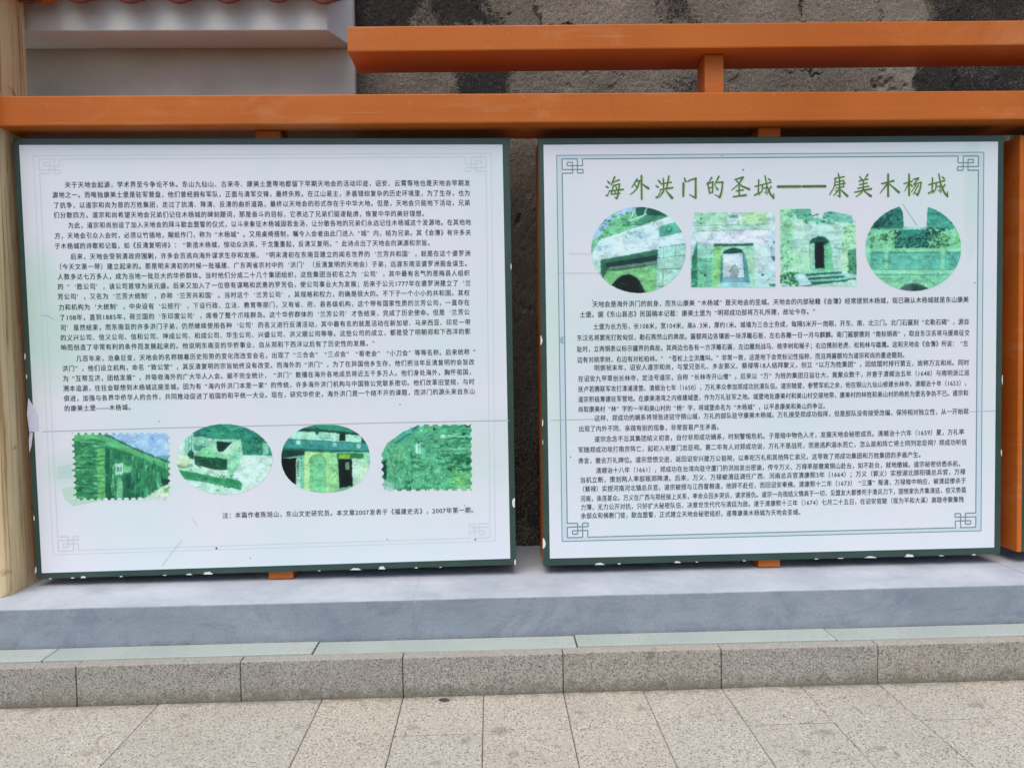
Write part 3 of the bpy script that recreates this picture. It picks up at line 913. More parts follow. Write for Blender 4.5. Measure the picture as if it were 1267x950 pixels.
# ---- ornamental double frames with knotted corners
def frame(corners, parent, c_line, c_fill, w, name='ornamental_frame', fill=True):
    """corners: photo points of the outer line TL, TR, BR, BL"""
    F = Flat(base=.0011, step=.00002)
    TL, TR, BR, BL = [np.array(p, float) for p in corners]
    def unit(a, b): return (b - a) / np.linalg.norm(b - a)
    K1 = [(31.6, 4.5), (32.1, 12.9), (12.9, 12.9), (12.9, 8.7), (19.5, 8.7), (19.5, 22.1), (6.6, 22.1)]
    K2 = [(6.6, 4.5), (25.5, 4.5), (25.5, 22.1), (32.4, 22.1), (32.4, 17.6), (6.6, 17.6), (6.6, 4.5)]
    ends_h, ends_v = {}, {}
    polys = []
    for key, C, H, Vv in (('TL', TL, TR, BL), ('TR', TR, TL, BR), ('BR', BR, BL, TR), ('BL', BL, BR, TL)):
        h, v = unit(C, H), unit(C, Vv)
        m = lambda p: tuple(C + h * p[0] + v * p[1])
        polys.append([m(p) for p in K1]); polys.append([m(p) for p in K2])
        ends_h[key] = m(K1[0]); ends_v[key] = m(K1[-1])
    if fill:
        inn = [tuple(TL + (6.6, 4.5)), tuple(TR + (-6.6, 4.5)), tuple(BR + (-6.6, -4.5)), tuple(BL + (6.6, -4.5))]
        out = [tuple(p) for p in (TL, TR, BR, BL)]
        for i in range(4):
            j = (i + 1) % 4
            F.poly([out[i], out[j], inn[j], inn[i]], c_fill, lift=False)
        F.y -= .00005
    for i, j in ((0, 1), (1, 2), (2, 3), (3, 0)):
        a, b = [(TL, TR, BR, BL)[k] for k in (i, j)]
        F.line([tuple(a), tuple(b)], w * .8, w * .8, c_line)
    for a, b in ((ends_h['TL'], ends_h['TR']), (ends_h['BL'], ends_h['BR']), (ends_v['TL'], ends_v['BL']), (ends_v['TR'], ends_v['BR'])):
        F.line([a, b], w, w, c_line)
    for pl in polys:
        for a, b in zip(pl[:-1], pl[1:]): F.line([a, b], w, w, c_line)
    return F.build(name, M['printc'], parent)
frame([(688.7, 192.6), (1217.1, 188.7), (1213.6, 656.3), (695.5, 669.5)], film2, pc((120, 142, 150)), pc((200, 219, 226)), 1.3)
frame([(41.5, 193), (608, 190), (613, 669), (66, 686)], film1, pc((204, 213, 222)), pc((204, 216, 224)), 1.0, fill=False)
F = Flat((690, 365), 7.45, base=.0013)
for a, b in (((12, 415), (40, 388)), ((40, 388), (70, 385)), ((12, 415), (40, 445)), ((40, 445), (70, 440)), ((28, 415), (46, 400)), ((46, 400), (46, 432)), ((46, 432), (28, 415))):
    F.line([a, b], 7, 7, pc((120, 160, 165)))
F.build('frame_knot', M['printc'], film2)

# ---- title, brush strokes: (points, width at start, width at end) in enlarged photo points
Z1 = ((740, 205), 7.92); Z2 = ((885, 205), 7.92); Z3 = ((1020, 200), 7.92)
S_CHENG = [([(425,140),(420,270)],9,9), ([(388,205),(450,190)],8,8), ([(385,290),(455,255)],11,5), ([(450,190),(545,165)],7,8),
  ([(462,190),(455,250),(425,290)],9,4), ([(470,225),(500,215)],6,6), ([(500,215),(495,270),(478,262)],7,4), ([(485,100),(505,200),(535,275),(570,318)],7,14),
  ([(570,318),(572,270)],9,3), ([(545,205),(500,285)],9,4), ([(518,128),(538,146)],6,10)]
TITLE = [
 ('海', Z1, [([(93,152),(110,174)],7,12), ([(76,203),(96,216)],7,12), ([(78,292),(90,298),(112,245)],10,4), ([(162,112),(126,192)],11,6), ([(138,168),(206,140)],7,9),
  ([(150,195),(128,278)],9,7), ([(150,197),(212,180)],7,8), ([(210,182),(192,298),(180,324)],9,11), ([(180,324),(160,308)],9,3), ([(108,250),(246,234)],7,10), ([(128,282),(214,272)],7,8), ([(172,205),(182,226)],6,9), ([(164,256),(174,278)],6,9)]),
 ('外', Z1, [([(382,132),(330,214)],10,5), ([(362,158),(408,148)],8,9), ([(408,148),(386,215),(345,262),(312,285)],11,4), ([(362,190),(384,218)],7,9), ([(424,100),(426,330)],12,11), ([(434,184),(492,224)],7,16)]),
 ('洪', Z1, [([(588,143),(608,167)],7,12), ([(566,198),(587,212)],7,12), ([(570,312),(580,316),(613,250)],13,4), ([(638,128),(642,236)],9,9), ([(693,105),(670,232)],11,8), ([(613,182),(716,164)],7,9), ([(606,238),(730,217)],8,11),
  ([(640,252),(598,312)],11,4), ([(664,246),(724,318)],6,18)]),
 ('门', Z1, [([(843,122),(857,157)],7,13), ([(836,174),(833,302)],15,12), ([(876,158),(905,140),(960,127)],7,11), ([(955,127),(955,318)],12,14), ([(955,318),(894,284)],13,4)]),
 ('的', Z1, [([(1112,118),(1082,168)],11,5), ([(1072,168),(1092,274)],9,9), ([(1064,184),(1128,160)],7,9), ([(1122,160),(1120,266)],9,9), ([(1085,222),(1118,212)],7,7), ([(1090,268),(1120,262)],7,7),
  ([(1182,108),(1138,194)],12,5), ([(1160,168),(1222,162)],7,10), ([(1220,162),(1210,250),(1190,312)],9,14), ([(1190,312),(1143,284)],12,3), ([(1150,205),(1172,236)],6,11)]),
 ('圣', Z2, [([(192,138),(272,114)],8,11), ([(272,114),(232,180),(158,242)],12,4), ([(203,146),(255,200),(332,232)],7,15), ([(203,250),(274,238)],7,9), ([(232,204),(232,292)],10,9), ([(175,306),(300,290)],8,13)]),
 ('城', Z2, S_CHENG),
 ('dash', Z2, [([(612,207),(832,205)],17,17), ([(857,205),(1076,203)],17,17)]),
 ('康', Z3, [([(134,116),(140,148)],5,12), ([(98,168),(192,150)],7,9), ([(108,162),(95,250),(48,328)],9,5), ([(146,165),(149,346)],9,11), ([(149,346),(124,332)],9,3), ([(115,203),(190,186)],6,7), ([(98,234),(202,214)],7,8), ([(115,262),(188,247)],6,7), ([(188,186),(184,250)],7,7),
  ([(142,272),(88,336)],9,4), ([(108,282),(124,296)],5,8), ([(150,268),(224,340)],5,15)]),
 ('美', Z3, [([(343,148),(364,178)],6,11), ([(422,128),(394,172)],11,5), ([(336,194),(422,173)],7,9), ([(343,228),(416,211)],7,8), ([(324,264),(432,242)],7,8), ([(380,182),(378,262)],9,8), ([(295,302),(458,268)],8,12), ([(382,264),(356,310),(308,346)],11,4), ([(385,290),(452,338)],5,17)]),
 ('木', Z3, [([(560,218),(678,190)],9,12), ([(622,125),(622,342)],12,13), ([(615,218),(543,312)],11,4), ([(630,216),(728,302)],6,16)]),
 ('杨', Z3, [([(828,125),(828,332)],11,12), ([(778,218),(856,196)],8,10), ([(822,222),(783,292)],9,3), ([(838,220),(857,242)],6,11), ([(866,178),(922,162)],7,10), ([(922,162),(872,226)],9,6), ([(872,226),(946,204)],7,9), ([(946,204),(935,270),(910,330)],9,12), ([(910,330),(884,305)],10,3), ([(896,230),(848,302)],8,3), ([(918,234),(868,322)],8,3)]),
 ('城', Z3, [([(x + 633, y + 22) for x, y in p], a, b) for p, a, b in S_CHENG]),
]
for nm, (org, sc), strokes in TITLE:
    g = Flat(org, sc, base=.00105, step=.00001)
    for pts, a, b in strokes: g.line([(x + 9, y + 5) for x, y in pts], a * 1.45 + 4, b * 1.45 + 4, (1, 1, 1, 1))
    g.build('title_shadow', ink_glow, film2)
    g = Flat(org, sc, base=.0017, step=.00001)
    for pts, a, b in strokes:
        g.line(pts, a * 1.4 + 2, b * 1.4 + 2, (1, 1, 1, 1))
        for p, w in ((pts[0], a), (pts[-1], b)):
            g.disc(p[0], p[1], (w * 1.4 + 2) / 2, (1, 1, 1, 1), 8, lift=False); g.y -= .00001
    g.build('title_character', ink_green, film2)

# ---- the eight printed pictures
def jit(c, a=14):
    d = random.uniform(-a, a)
    return pc(tuple(max(4, min(250, v + d + random.uniform(-4, 4))) for v in c))
def speck(F, x0, y0, x1, y1, n, cs, s0=6, s1=18, asp=1.6):
    for _ in range(n):
        x, y = random.uniform(x0, x1), random.uniform(y0, y1)
        w = random.uniform(s0, s1) * asp; h = random.uniform(s0, s1)
        a = random.uniform(-.25, .25)
        ps = [(-w, -h * .6), (0, -h), (w, -h * .4), (w * .8, h * .7), (-w * .3, h), (-w, h * .5)]
        F.poly([(x + (px * math.cos(a) - py * math.sin(a)) * .5, y + (px * math.sin(a) + py * math.cos(a)) * .5) for px, py in ps], jit(tuple(.8 * u + .2 * v for u, v in zip(random.choice(cs), np.mean(cs, 0))), 9), lift=False)
        F.y -= .000002

def streaks(F, x0, y0, x1, y1, n, cs, L=(30, 120), w=(4, 10), vert=True, lim=None):
    for _ in range(n):
        x, y = random.uniform(x0, x1), random.uniform(y0, y1)
        if lim and not lim(x, y): continue
        l = random.uniform(*L); a = random.uniform(-.08, .08) * l; ww = random.uniform(*w)
        b = (x + a, y + l) if vert else (x + l, y + a)
        F.line([(x, y), ((x + b[0]) / 2 + random.uniform(-3, 3), (y + b[1]) / 2 + random.uniform(-3, 3)), b], ww, ww * .5, jit(random.choice(cs), 10))

class Raster(Flat):
    """a printed photograph: shapes are laid down on a fine sheet of points, softened and given grain, so tones run on"""
    RES = 1.9
    warp = 1.5
    def __init__(s, org, sc, clip, step=0):
        s.org, s.sc, s.y = org, sc, 0.0
        xs = [p[0] for p in clip]; ys = [p[1] for p in clip]
        s.h = sc / s.RES
        s.gx = np.arange(min(xs) - 2 * s.h, max(xs) + 2 * s.h, s.h)
        s.gy = np.arange(min(ys) - 2 * s.h, max(ys) + 2 * s.h, s.h)
        s.X, s.Y = np.meshgrid(s.gx, s.gy)
        s.img = np.full(s.X.shape + (3,), .8)
        s.al = np.zeros(s.X.shape, bool)
        s.cm = s.inside(clip)[0]
    def inside(s, pts):
        m = np.zeros(s.X.shape, bool)
        x0, x1 = min(p[0] for p in pts), max(p[0] for p in pts); y0, y1 = min(p[1] for p in pts), max(p[1] for p in pts)
        i0, i1 = np.searchsorted(s.gx, x0), np.searchsorted(s.gx, x1) + 1
        j0, j1 = np.searchsorted(s.gy, y0), np.searchsorted(s.gy, y1) + 1
        X, Y = s.X[j0:j1, i0:i1], s.Y[j0:j1, i0:i1]
        sub = np.zeros(X.shape, bool)
        n = len(pts)
        for i in range(n):
            xa, ya = pts[i]; xb, yb = pts[(i + 1) % n]
            if ya == yb: continue
            sub ^= ((ya > Y) != (yb > Y)) & (X < (xb - xa) * (Y - ya) / (yb - ya) + xa)
        m[j0:j1, i0:i1] = sub
        return m, None
    def poly(s, pts, c, lift=True, clip=True):
        if len(pts) < 3: return
        m = s.inside(pts)[0]
        m &= s.cm
        s.img[m] = c[:3]
        s.al |= m
    def notch(s, TLp, TRp, BRp, BLp, nx, ny, r):
        for a, b, n in ((TLp, TRp, nx), (TRp, BRp, ny), (BRp, BLp, nx), (BLp, TLp, ny)):
            for i in range(n):
                t = (i + .5) / n; rr = r * random.uniform(.85, 1.1)
                s.al &= (s.X - a[0] - (b[0] - a[0]) * t) ** 2 + (s.Y - a[1] - (b[1] - a[1]) * t) ** 2 > rr * rr
    def build(s, name, mat, parent):
        im = s.img ** (1 / 2.2)
        ab = s.al.astype(float)[..., None]
        for _ in range(1):
            num = np.zeros_like(im); den = np.zeros_like(ab)
            for dx in (-1, 0, 1):
                for dy in (-1, 0, 1):
                    w = (2 - abs(dx)) * (2 - abs(dy))
                    num += w * np.roll(im * ab, (dy, dx), (0, 1)); den += w * np.roll(ab, (dy, dx), (0, 1))
            im = np.where(den > 0, num / np.maximum(den, 1e-6), im)
        px, py = s.X / s.sc + s.org[0], s.Y / s.sc + s.org[1]
        # uneven outlines: read each point from up to a photo point and a half away
        wxn = ((fbm(px / 3.0 + 11, py / 3.0, 3, .7) - .5) * s.warp * s.RES).round().astype(int)
        wyn = ((fbm(px / 3.0 + 71, py / 3.0 + 5, 3, .7) - .5) * s.warp * s.RES).round().astype(int)
        J, I = np.indices(s.X.shape)
        J2 = np.clip(J + wyn, 0, s.X.shape[0] - 1); I2 = np.clip(I + wxn, 0, s.X.shape[1] - 1)
        good = s.al[J2, I2]
        im = np.where(good[..., None], im[J2, I2], im)
        # broad soft light and shade across neighbouring shapes
        bl, wt = im * ab, ab.copy()
        for r in (1, 2, 4, 6):
            bl = (bl + np.roll(bl, r, 0) + np.roll(bl, -r, 0)) / 3; bl = (bl + np.roll(bl, r, 1) + np.roll(bl, -r, 1)) / 3
            wt = (wt + np.roll(wt, r, 0) + np.roll(wt, -r, 0)) / 3; wt = (wt + np.roll(wt, r, 1) + np.roll(wt, -r, 1)) / 3
        bl = bl / np.maximum(wt, 1e-4)
        im = im * .8 + bl * .2
        k = 1 + (fbm(px / 1.8, py / 1.4, 3, .8) - .5) * .22 + (fbm(px / 9, py / 6, 4, .6) - .5) * .42
        hue = (fbm(px / 14 + 60, py / 14, 4) - .5) * .13
        crk = np.clip(.30 - fbm(px / 5.5 + 33, py / 2.6 + 7, 3, .6), 0, 1) * 1.6      # dark chinks
        im = im * (k - crk)[..., None] * np.stack([1 + hue * .8, 1 + hue * .12, 1 - hue * .7], -1)
        im = np.clip(((im - .5) * 1.14 + .50) * np.array([.95, 1.0, 1.0]), 0, 1)
        g_ = im.mean(-1, keepdims=True)
        im = g_ + (im - g_) * .80
        li = np.clip(im, 0, 1) ** 2.2
        ny_, nx_ = s.X.shape
        r_, u_, f_ = np.array(RGT), np.array(UPV), np.array(_f)
        D = r_ * ((px - PW / 2) / FOC)[..., None] + u_ * ((PH / 2 - py) / FOC)[..., None] + f_
        t = (0 - CAM[1]) / D[..., 1]
        P = np.array(CAM) + D * t[..., None]
        P[..., 1] = -.0016
        idx = np.arange(nx_ * ny_).reshape(ny_, nx_)
        ok = s.al[:-1, :-1] & s.al[1:, :-1] & s.al[:-1, 1:] & s.al[1:, 1:]
        f = np.stack([idx[1:, :-1][ok], idx[1:, 1:][ok], idx[:-1, 1:][ok], idx[:-1, :-1][ok]], -1)
        used = np.unique(f); rm = np.zeros(nx_ * ny_, int); rm[used] = np.arange(len(used))
        o = mesh_obj(name, P.reshape(-1, 3)[used].tolist(), rm[f].tolist(), mat, parent)
        ca = o.data.color_attributes.new('Col', 'FLOAT_COLOR', 'POINT')
        rgba = np.concatenate([li.reshape(-1, 3)[used], np.ones((len(used), 1))], -1)
        ca.data.foreach_set('color', rgba.astype(np.float32).ravel())
        return o

GR = [(40, 140, 85), (60, 165, 105), (90, 190, 125), (30, 110, 72)]

# 1: earth wall running off to the right under blue sky
F = Raster((80, 525), 9.05, rc(78, 88, 1185, 850))
F.poly([(75, 90), (1180, 80), (1190, 850), (110, 850)], pc((46, 138, 88)))
F.poly([(430, 92), (1180, 80), (1185, 420), (1030, 370), (720, 235), (520, 130)], pc((150, 190, 232)))
F.poly([(1010, 360), (1090, 340), (1180, 350), (1185, 430), (1100, 410)], pc((96, 160, 180)))
F.poly([(90, 100), (430, 95), (720, 240), (1030, 375), (1180, 420), (1180, 520), (760, 330), (560, 260), (380, 215), (110, 180)], pc((88, 184, 116)))
F.line([(380, 92), (520, 140), (720, 240), (1030, 372), (1150, 418)], 14, 22, pc((30, 108, 88)))
speck(F, 110, 180, 380, 840, 60, [(28, 110, 74), (52, 146, 92), (40, 130, 82), (88, 182, 108)], 16, 40, 2.2)
F.poly([(365, 240), (450, 250), (460, 840), (370, 840)], pc((104, 196, 104)))
F.poly([(455, 260), (505, 270), (505, 620), (560, 840), (465, 840)], pc((22, 104, 74)))
for i in range(46):
    x = random.uniform(510, 1150); y0 = 255 + (x - 510) * .28; y = random.uniform(y0, 760); h = random.uniform(60, 190)
    F.poly([(x, y), (x + random.uniform(8, 22), y + 4), (x + random.uniform(8, 22), min(y + h, 830)), (x, min(y + h, 830))], jit(random.choice([(32, 120, 84), (60, 160, 108), (96, 190, 130), (24, 108, 84)])), lift=False); F.y -= .000003
streaks(F, 520, 260, 1150, 800, 260, [(24, 100, 76), (40, 134, 92), (100, 196, 140), (70, 172, 118), (18, 84, 66)], (40, 150), (5, 13), True, lambda x, y: y > 250 + (x - 510) * .30 and y < 800 - max(0, x - 800) * .35)
streaks(F, 95, 170, 370, 830, 150, [(22, 96, 70), (60, 156, 96), (130, 206, 150), (34, 120, 80)], (50, 150), (6, 16), False)
F.rect(655, 545, 752, 830, pc((28, 112, 78)))
F.rect(690, 560, 740, 720, pc((20, 90, 72)))
F.poly([(590, 600), (645, 620), (655, 830), (580, 830)], pc((110, 190, 140)))
F.poly([(655, 470), (745, 462), (748, 530), (665, 540)], pc((112, 192, 136)))
F.rect(568, 432, 652, 562, pc((168, 220, 190)))
for x in (588, 606, 630): F.line([(x, 475), (x + 4, 530)], 11, 11, pc((28, 76, 70)))
F.poly([(1085, 620), (1180, 610), (1190, 660), (1090, 685)], pc((14, 70, 66)))
F.poly([(780, 850), (900, 815), (1090, 700), (1190, 655), (1195, 850)], pc((196, 222, 190)))
F.poly([(1110, 715), (1185, 690), (1190, 760), (1120, 755)], pc((120, 196, 104)))
F.warp = 3.2
F.notch((80, 98), (1180, 76), (1196, 836), (112, 852), 14, 11, 25)
F.build('picture', M['photo'], film1)

# 2: stone trough on a terrace, oval
cl = ell(615, 480, 540, 398)
F = Raster((210, 515), 9.05, cl)
F.poly(ell(615, 480, 540, 398), pc((192, 226, 208)), clip=False)
F.poly([(250, 60), (1160, 60), (1160, 440), (820, 430), (800, 260), (480, 250), (260, 230)], pc((36, 140, 112)))
speck(F, 480, 90, 900, 240, 26, [(50, 160, 126), (66, 176, 140), (34, 128, 104)], 18, 46, 1.8)
speck(F, 830, 220, 1120, 430, 40, [(14, 84, 74), (24, 106, 88), (70, 160, 132)], 10, 30, 1.2)
speck(F, 290, 120, 480, 220, 14, [(20, 84, 84), (46, 130, 112)], 12, 30)
speck(F, 820, 230, 1140, 430, 110, [(10, 66, 60), (30, 112, 92), (90, 170, 146)], 6, 20, 1.0)
speck(F, 280, 90, 900, 250, 120, [(30, 124, 100), (70, 178, 144), (46, 150, 120)], 6, 22, 1.2)
F.rect(1045, 300, 1105, 425, pc((120, 206, 166)))
F.poly([(150, 260), (270, 190), (275, 420), (160, 440)], pc((150, 214, 186)))
for x in (185, 215, 245): F.line([(x, 220), (x, 430)], 8, 8, pc((70, 150, 124)))
F.poly([(195, 420), (240, 370), (275, 410), (270, 480), (215, 470)], pc((20, 86, 70)))
F.poly([(270, 270), (330, 220), (420, 240), (450, 300), (420, 350), (300, 390), (265, 330)], pc((132, 206, 176)))
F.poly([(270, 310), (340, 330), (420, 330), (330, 395), (275, 380)], pc((58, 140, 120)))
F.poly([(450, 270), (520, 250), (800, 270), (815, 420), (770, 580), (650, 470), (420, 400), (410, 340)], pc((150, 220, 178)))
F.poly([(525, 285), (705, 288), (690, 330), (600, 392), (545, 400), (530, 350)], pc((8, 48, 44)))
F.poly([(545, 400), (600, 395), (705, 290), (760, 300), (640, 430)], pc((176, 224, 190)))
F.poly([(270, 440), (380, 345), (650, 470), (650, 490), (560, 500)], pc((120, 210, 150)))
F.poly([(275, 440), (645, 480), (645, 600), (500, 595), (285, 540)], pc((16, 82, 56)))
speck(F, 300, 460, 630, 580, 36, [(10, 64, 44), (28, 104, 70), (60, 120, 90)], 8, 26)
F.poly([(650, 480), (800, 380), (780, 560), (700, 660), (660, 690), (640, 600)], pc((134, 214, 170)))
F.poly([(90, 470), (160, 445), (220, 455), (250, 520), (190, 560), (80, 540)], pc((196, 222, 176)))
F.poly([(80, 540), (190, 560), (250, 520), (265, 560), (200, 590), (85, 570)], pc((120, 180, 130)))
F.poly([(95, 590), (260, 560), (640, 660), (800, 720), (690, 700), (300, 630)], pc((178, 226, 196)))
F.poly([(95, 595), (300, 632), (520, 680), (780, 715), (815, 760), (800, 825), (650, 790), (400, 735), (150, 700)], pc((44, 150, 92)))
speck(F, 280, 640, 790, 800, 44, [(22, 98, 70), (34, 124, 84), (80, 176, 124)], 8, 28)
F.poly([(140, 705), (400, 745), (800, 835), (1000, 760), (620, 905)], pc((186, 226, 206)))
F.build('picture', M['photo'], film1)

# 3: house front with balcony and walled-up arch, oval
cl = ell(615, 470, 500, 385, pw=.92)
F = Raster((335, 515), 9.05, cl)
F.poly(cl, pc((142, 214, 166)), clip=False)
F.poly([(300, 90), (1060, 90), (1060, 200), (700, 165), (300, 170)], pc((48, 150, 116)))
F.poly([(330, 130), (520, 140), (1040, 190), (1040, 215), (520, 180), (320, 165)], pc((14, 74, 64)))
F.poly([(240, 180), (520, 170), (1020, 215), (1010, 300), (240, 255)], pc((170, 232, 198)))
F.poly([(500, 120), (535, 130), (535, 210), (505, 200)], pc((20, 88, 74)))
F.rect(540, 195, 690, 270, pc((150, 218, 184)))
F.line([(540, 240), (690, 246)], 6, 6, pc((80, 160, 130)))
F.rect(768, 192, 838, 275, pc((6, 40, 34)))
F.poly([(1010, 220), (1060, 240), (1060, 300), (1015, 295)], pc((16, 76, 64)))
F.poly([(120, 250), (1100, 300), (1130, 395), (640, 375), (130, 350)], pc((64, 162, 150)))
F.line([(180, 255), (700, 280), (1100, 302)], 10, 8, pc((24, 104, 112)))
for i in range(60):
    x = 150 + i * 16; F.line([(x, 262 + (x - 150) * .04), (x, 342 + (x - 150) * .035)], 5, 5, pc((36, 122, 122)))
for x, y in ((310, 292), (715, 318), (985, 330)): F.disc(x, y, 28, pc((150, 220, 200)), 8)
F.poly([(120, 345), (640, 370), (1130, 380), (1130, 400), (640, 405), (120, 375)], pc((30, 110, 92)))
F.poly([(110, 375), (385, 385), (385, 430), (280, 445), (110, 470)], pc((22, 66, 62)))
F.poly([(100, 470), (282, 470), (282, 760), (100, 700)], pc((4, 22, 24)))
F.rect(288, 470, 325, 800, pc((168, 214, 190)))
for i in range(7): F.rect(298, 490 + i * 28, 316, 506 + i * 28, pc((30, 80, 70)))
F.poly([(330, 440), (385, 430), (385, 830), (330, 800)], pc((104, 190, 150)))
F.poly([(380, 400), (660, 400), (690, 860), (380, 860)], pc((176, 226, 140)))
F.poly([(430, 860), (430, 520), (450, 455), (500, 430), (560, 430), (605, 465), (620, 530), (625, 860)], pc((112, 204, 140)))
F.line([(430, 520), (450, 455), (500, 430), (560, 430), (605, 465), (620, 530)], 10, 10, pc((64, 150, 96)))
speck(F, 440, 480, 610, 840, 26, [(104, 196, 134), (126, 212, 150), (96, 186, 124)], 16, 44, 1.0)
F.poly([(625, 440), (740, 420), (760, 800), (640, 860)], pc((148, 218, 140)))
speck(F, 640, 460, 750, 800, 24, [(110, 190, 120), (180, 226, 150), (80, 160, 120)], 10, 30, .8)
F.poly([(740, 410), (1040, 415), (1040, 470), (740, 480)], pc((40, 130, 70)))
F.poly([(770, 425), (890, 428), (885, 475), (765, 470)], pc((150, 208, 60)))
F.poly([(752, 478), (910, 480), (918, 775), (770, 805)], pc((6, 30, 32)))
F.rect(835, 510, 878, 595, pc((110, 150, 110)))
F.poly([(910, 470), (960, 470), (970, 780), (920, 780)], pc((186, 228, 204)))
F.poly([(960, 470), (1030, 480), (1120, 545), (1040, 700), (960, 750)], pc((176, 222, 180)))
F.poly([(770, 810), (920, 780), (960, 790), (700, 850)], pc((110, 190, 150)))
F.build('picture', M['photo'], film1)

# 4: mossy wall, stamp
F = Raster((462, 515), 9.05, rc(85, 85, 1108, 835))
F.poly([(90, 420), (150, 300), (330, 170), (520, 90), (1100, 82), (1108, 830), (100, 835), (85, 500)], pc((86, 182, 128)))
F.poly([(100, 420), (300, 190), (520, 90), (440, 250), (240, 330), (160, 450)], pc((70, 172, 142)))
F.line([(500, 95), (420, 190), (250, 300)], 12, 16, pc((22, 100, 90)))
speck(F, 150, 320, 400, 740, 110, [(110, 200, 140), (74, 166, 112), (140, 216, 160), (44, 130, 90)], 8, 26, 1.2)
speck(F, 380, 120, 820, 460, 150, [(80, 188, 146), (104, 200, 160), (60, 166, 130), (46, 140, 110)], 8, 28, 1.2)
speck(F, 380, 440, 830, 820, 130, [(66, 164, 108), (90, 188, 126), (46, 140, 90), (120, 204, 146)], 10, 30, 1.6)
speck(F, 800, 110, 1100, 240, 40, [(60, 166, 124), (90, 196, 148)], 12, 36, 2.0)
speck(F, 820, 240, 1090, 340, 40, [(40, 132, 90), (28, 112, 76), (60, 150, 100)], 12, 34, 1.8)
speck(F, 820, 430, 1080, 600, 60, [(26, 112, 72), (34, 124, 82), (18, 96, 62)], 14, 40, 1.8)
speck(F, 880, 620, 1090, 800, 50, [(120, 206, 96), (96, 190, 96), (130, 210, 120)], 14, 40, 1.5)
streaks(F, 150, 330, 800, 820, 330, [(36, 120, 88), (150, 222, 176), (60, 160, 116), (24, 100, 76), (120, 206, 150)], (14, 60), (5, 12), True)
streaks(F, 380, 110, 1090, 820, 260, [(40, 130, 96), (130, 214, 166), (24, 104, 76), (90, 190, 136)], (20, 90), (5, 12), False)
F.line([(820, 220), (1095, 230)], 12, 16, pc((140, 220, 176)))
F.line([(800, 370), (1090, 360)], 12, 16, pc((130, 210, 150)))
F.rect(752, 205, 802, 242, pc((196, 236, 208)))
F.poly([(470, 305), (565, 290), (560, 300), (500, 320), (500, 400), (535, 400), (530, 415), (478, 412)], pc((176, 226, 206)))
F.line([(525, 310), (520, 395)], 9, 9, pc((180, 228, 208)))
F.poly([(85, 520), (145, 480), (150, 700), (120, 700), (85, 600)], pc((10, 62, 56)))
F.poly([(1020, 85), (1100, 82), (1100, 110), (1030, 125)], pc((16, 56, 66)))
F.disc(683, 138, 16, pc((8, 60, 52))); F.disc(1012, 192, 18, pc((8, 70, 56)))
speck(F, 330, 700, 420, 820, 16, [(22, 98, 70), (40, 130, 90)], 14, 40, 1.0)
F.poly([(90, 720), (220, 740), (230, 832), (100, 838)], pc((150, 206, 188)))
F.warp = 3.2
F.notch((70, 90), (1112, 72), (1116, 832), (90, 846), 10, 9, 27)
F.build('picture', M['photo'], film1)
# pale wash printed round the first stamp
F = Flat((20, 560), 1.0, base=.0010)
F.poly([(52, 17), (68, 14), (70, 32), (50, 32)], pc((190, 218, 214))); F.poly([(56, 44), (76, 40), (78, 54), (60, 58)], pc((192, 222, 206)))
F.poly([(62, 58), (110, 54), (100, 60), (70, 66)], pc((186, 220, 200)))
F.build('printed_wash', M['printc'], film1)

# 5: gate lintel from below, round
cl = ell(555, 470, 468, 424)
F = Raster((720, 250), 7.914, cl)
F.poly(cl, pc((168, 218, 204)), clip=False)
F.poly([(60, 400), (60, 0), (620, 0), (480, 100), (280, 190), (180, 320)], pc((160, 196, 236)))
F.poly([(80, 500), (90, 380), (180, 330), (280, 190), (480, 90), (640, 40), (880, 150), (860, 170), (200, 380), (100, 520)], pc((110, 196, 138)))
speck(F, 180, 110, 850, 350, 120, [(60, 150, 104), (130, 208, 146), (90, 180, 120), (40, 124, 92)], 8, 30, 1.8)
F.poly([(480, 240), (640, 110), (880, 140), (860, 165), (520, 260)], pc((64, 148, 110)))
streaks(F, 150, 120, 840, 380, 170, [(40, 124, 90), (150, 216, 170), (70, 160, 112), (24, 92, 76)], (20, 70), (5, 11), False, lambda x, y: y > 420 - x * .42 and y < 420 - x * .30)
F.poly([(520, 60), (650, 40), (840, 110), (830, 140), (640, 130), (540, 140)], pc((22, 90, 78)))
F.line([(525, 60), (465, 188)], 10, 10, pc((214, 234, 226))); F.line([(465, 188), (635, 118)], 10, 10, pc((200, 228, 214))); F.line([(640, 45), (612, 120)], 12, 12, pc((214, 234, 226)))
F.poly([(80, 530), (160, 390), (860, 150), (1000, 200), (1040, 410), (180, 565), (100, 590)], pc((196, 222, 226)))
F.line([(170, 380), (860, 150), (930, 190)], 16, 22, pc((206, 232, 228)))
F.poly([(755, 245), (920, 190), (990, 290), (755, 350)], pc((78, 182, 148)))
F.disc(850, 268, 34, pc((46, 140, 116)), 10); F.disc(852, 262, 18, pc((96, 196, 160)), 8)
speck(F, 430, 290, 700, 390, 40, [(150, 196, 200), (176, 212, 214), (168, 206, 208)], 10, 30, 1.4)
speck(F, 170, 400, 240, 470, 8, [(160, 196, 206)], 12, 30)
F.line([(320, 360), (700, 240)], 4, 4, pc((130, 170, 176)))
F.poly([(180, 570), (745, 462), (735, 900), (220, 900)], pc((110, 190, 126)))
F.poly([(180, 570), (745, 462), (735, 610), (390, 680), (250, 670), (205, 750), (185, 700)], pc((44, 110, 84)))
F.poly([(230, 600), (740, 520), (738, 570), (250, 650)], pc((16, 60, 54)))
F.poly([(260, 640), (735, 575), (735, 605), (250, 665)], pc((104, 134, 120)))
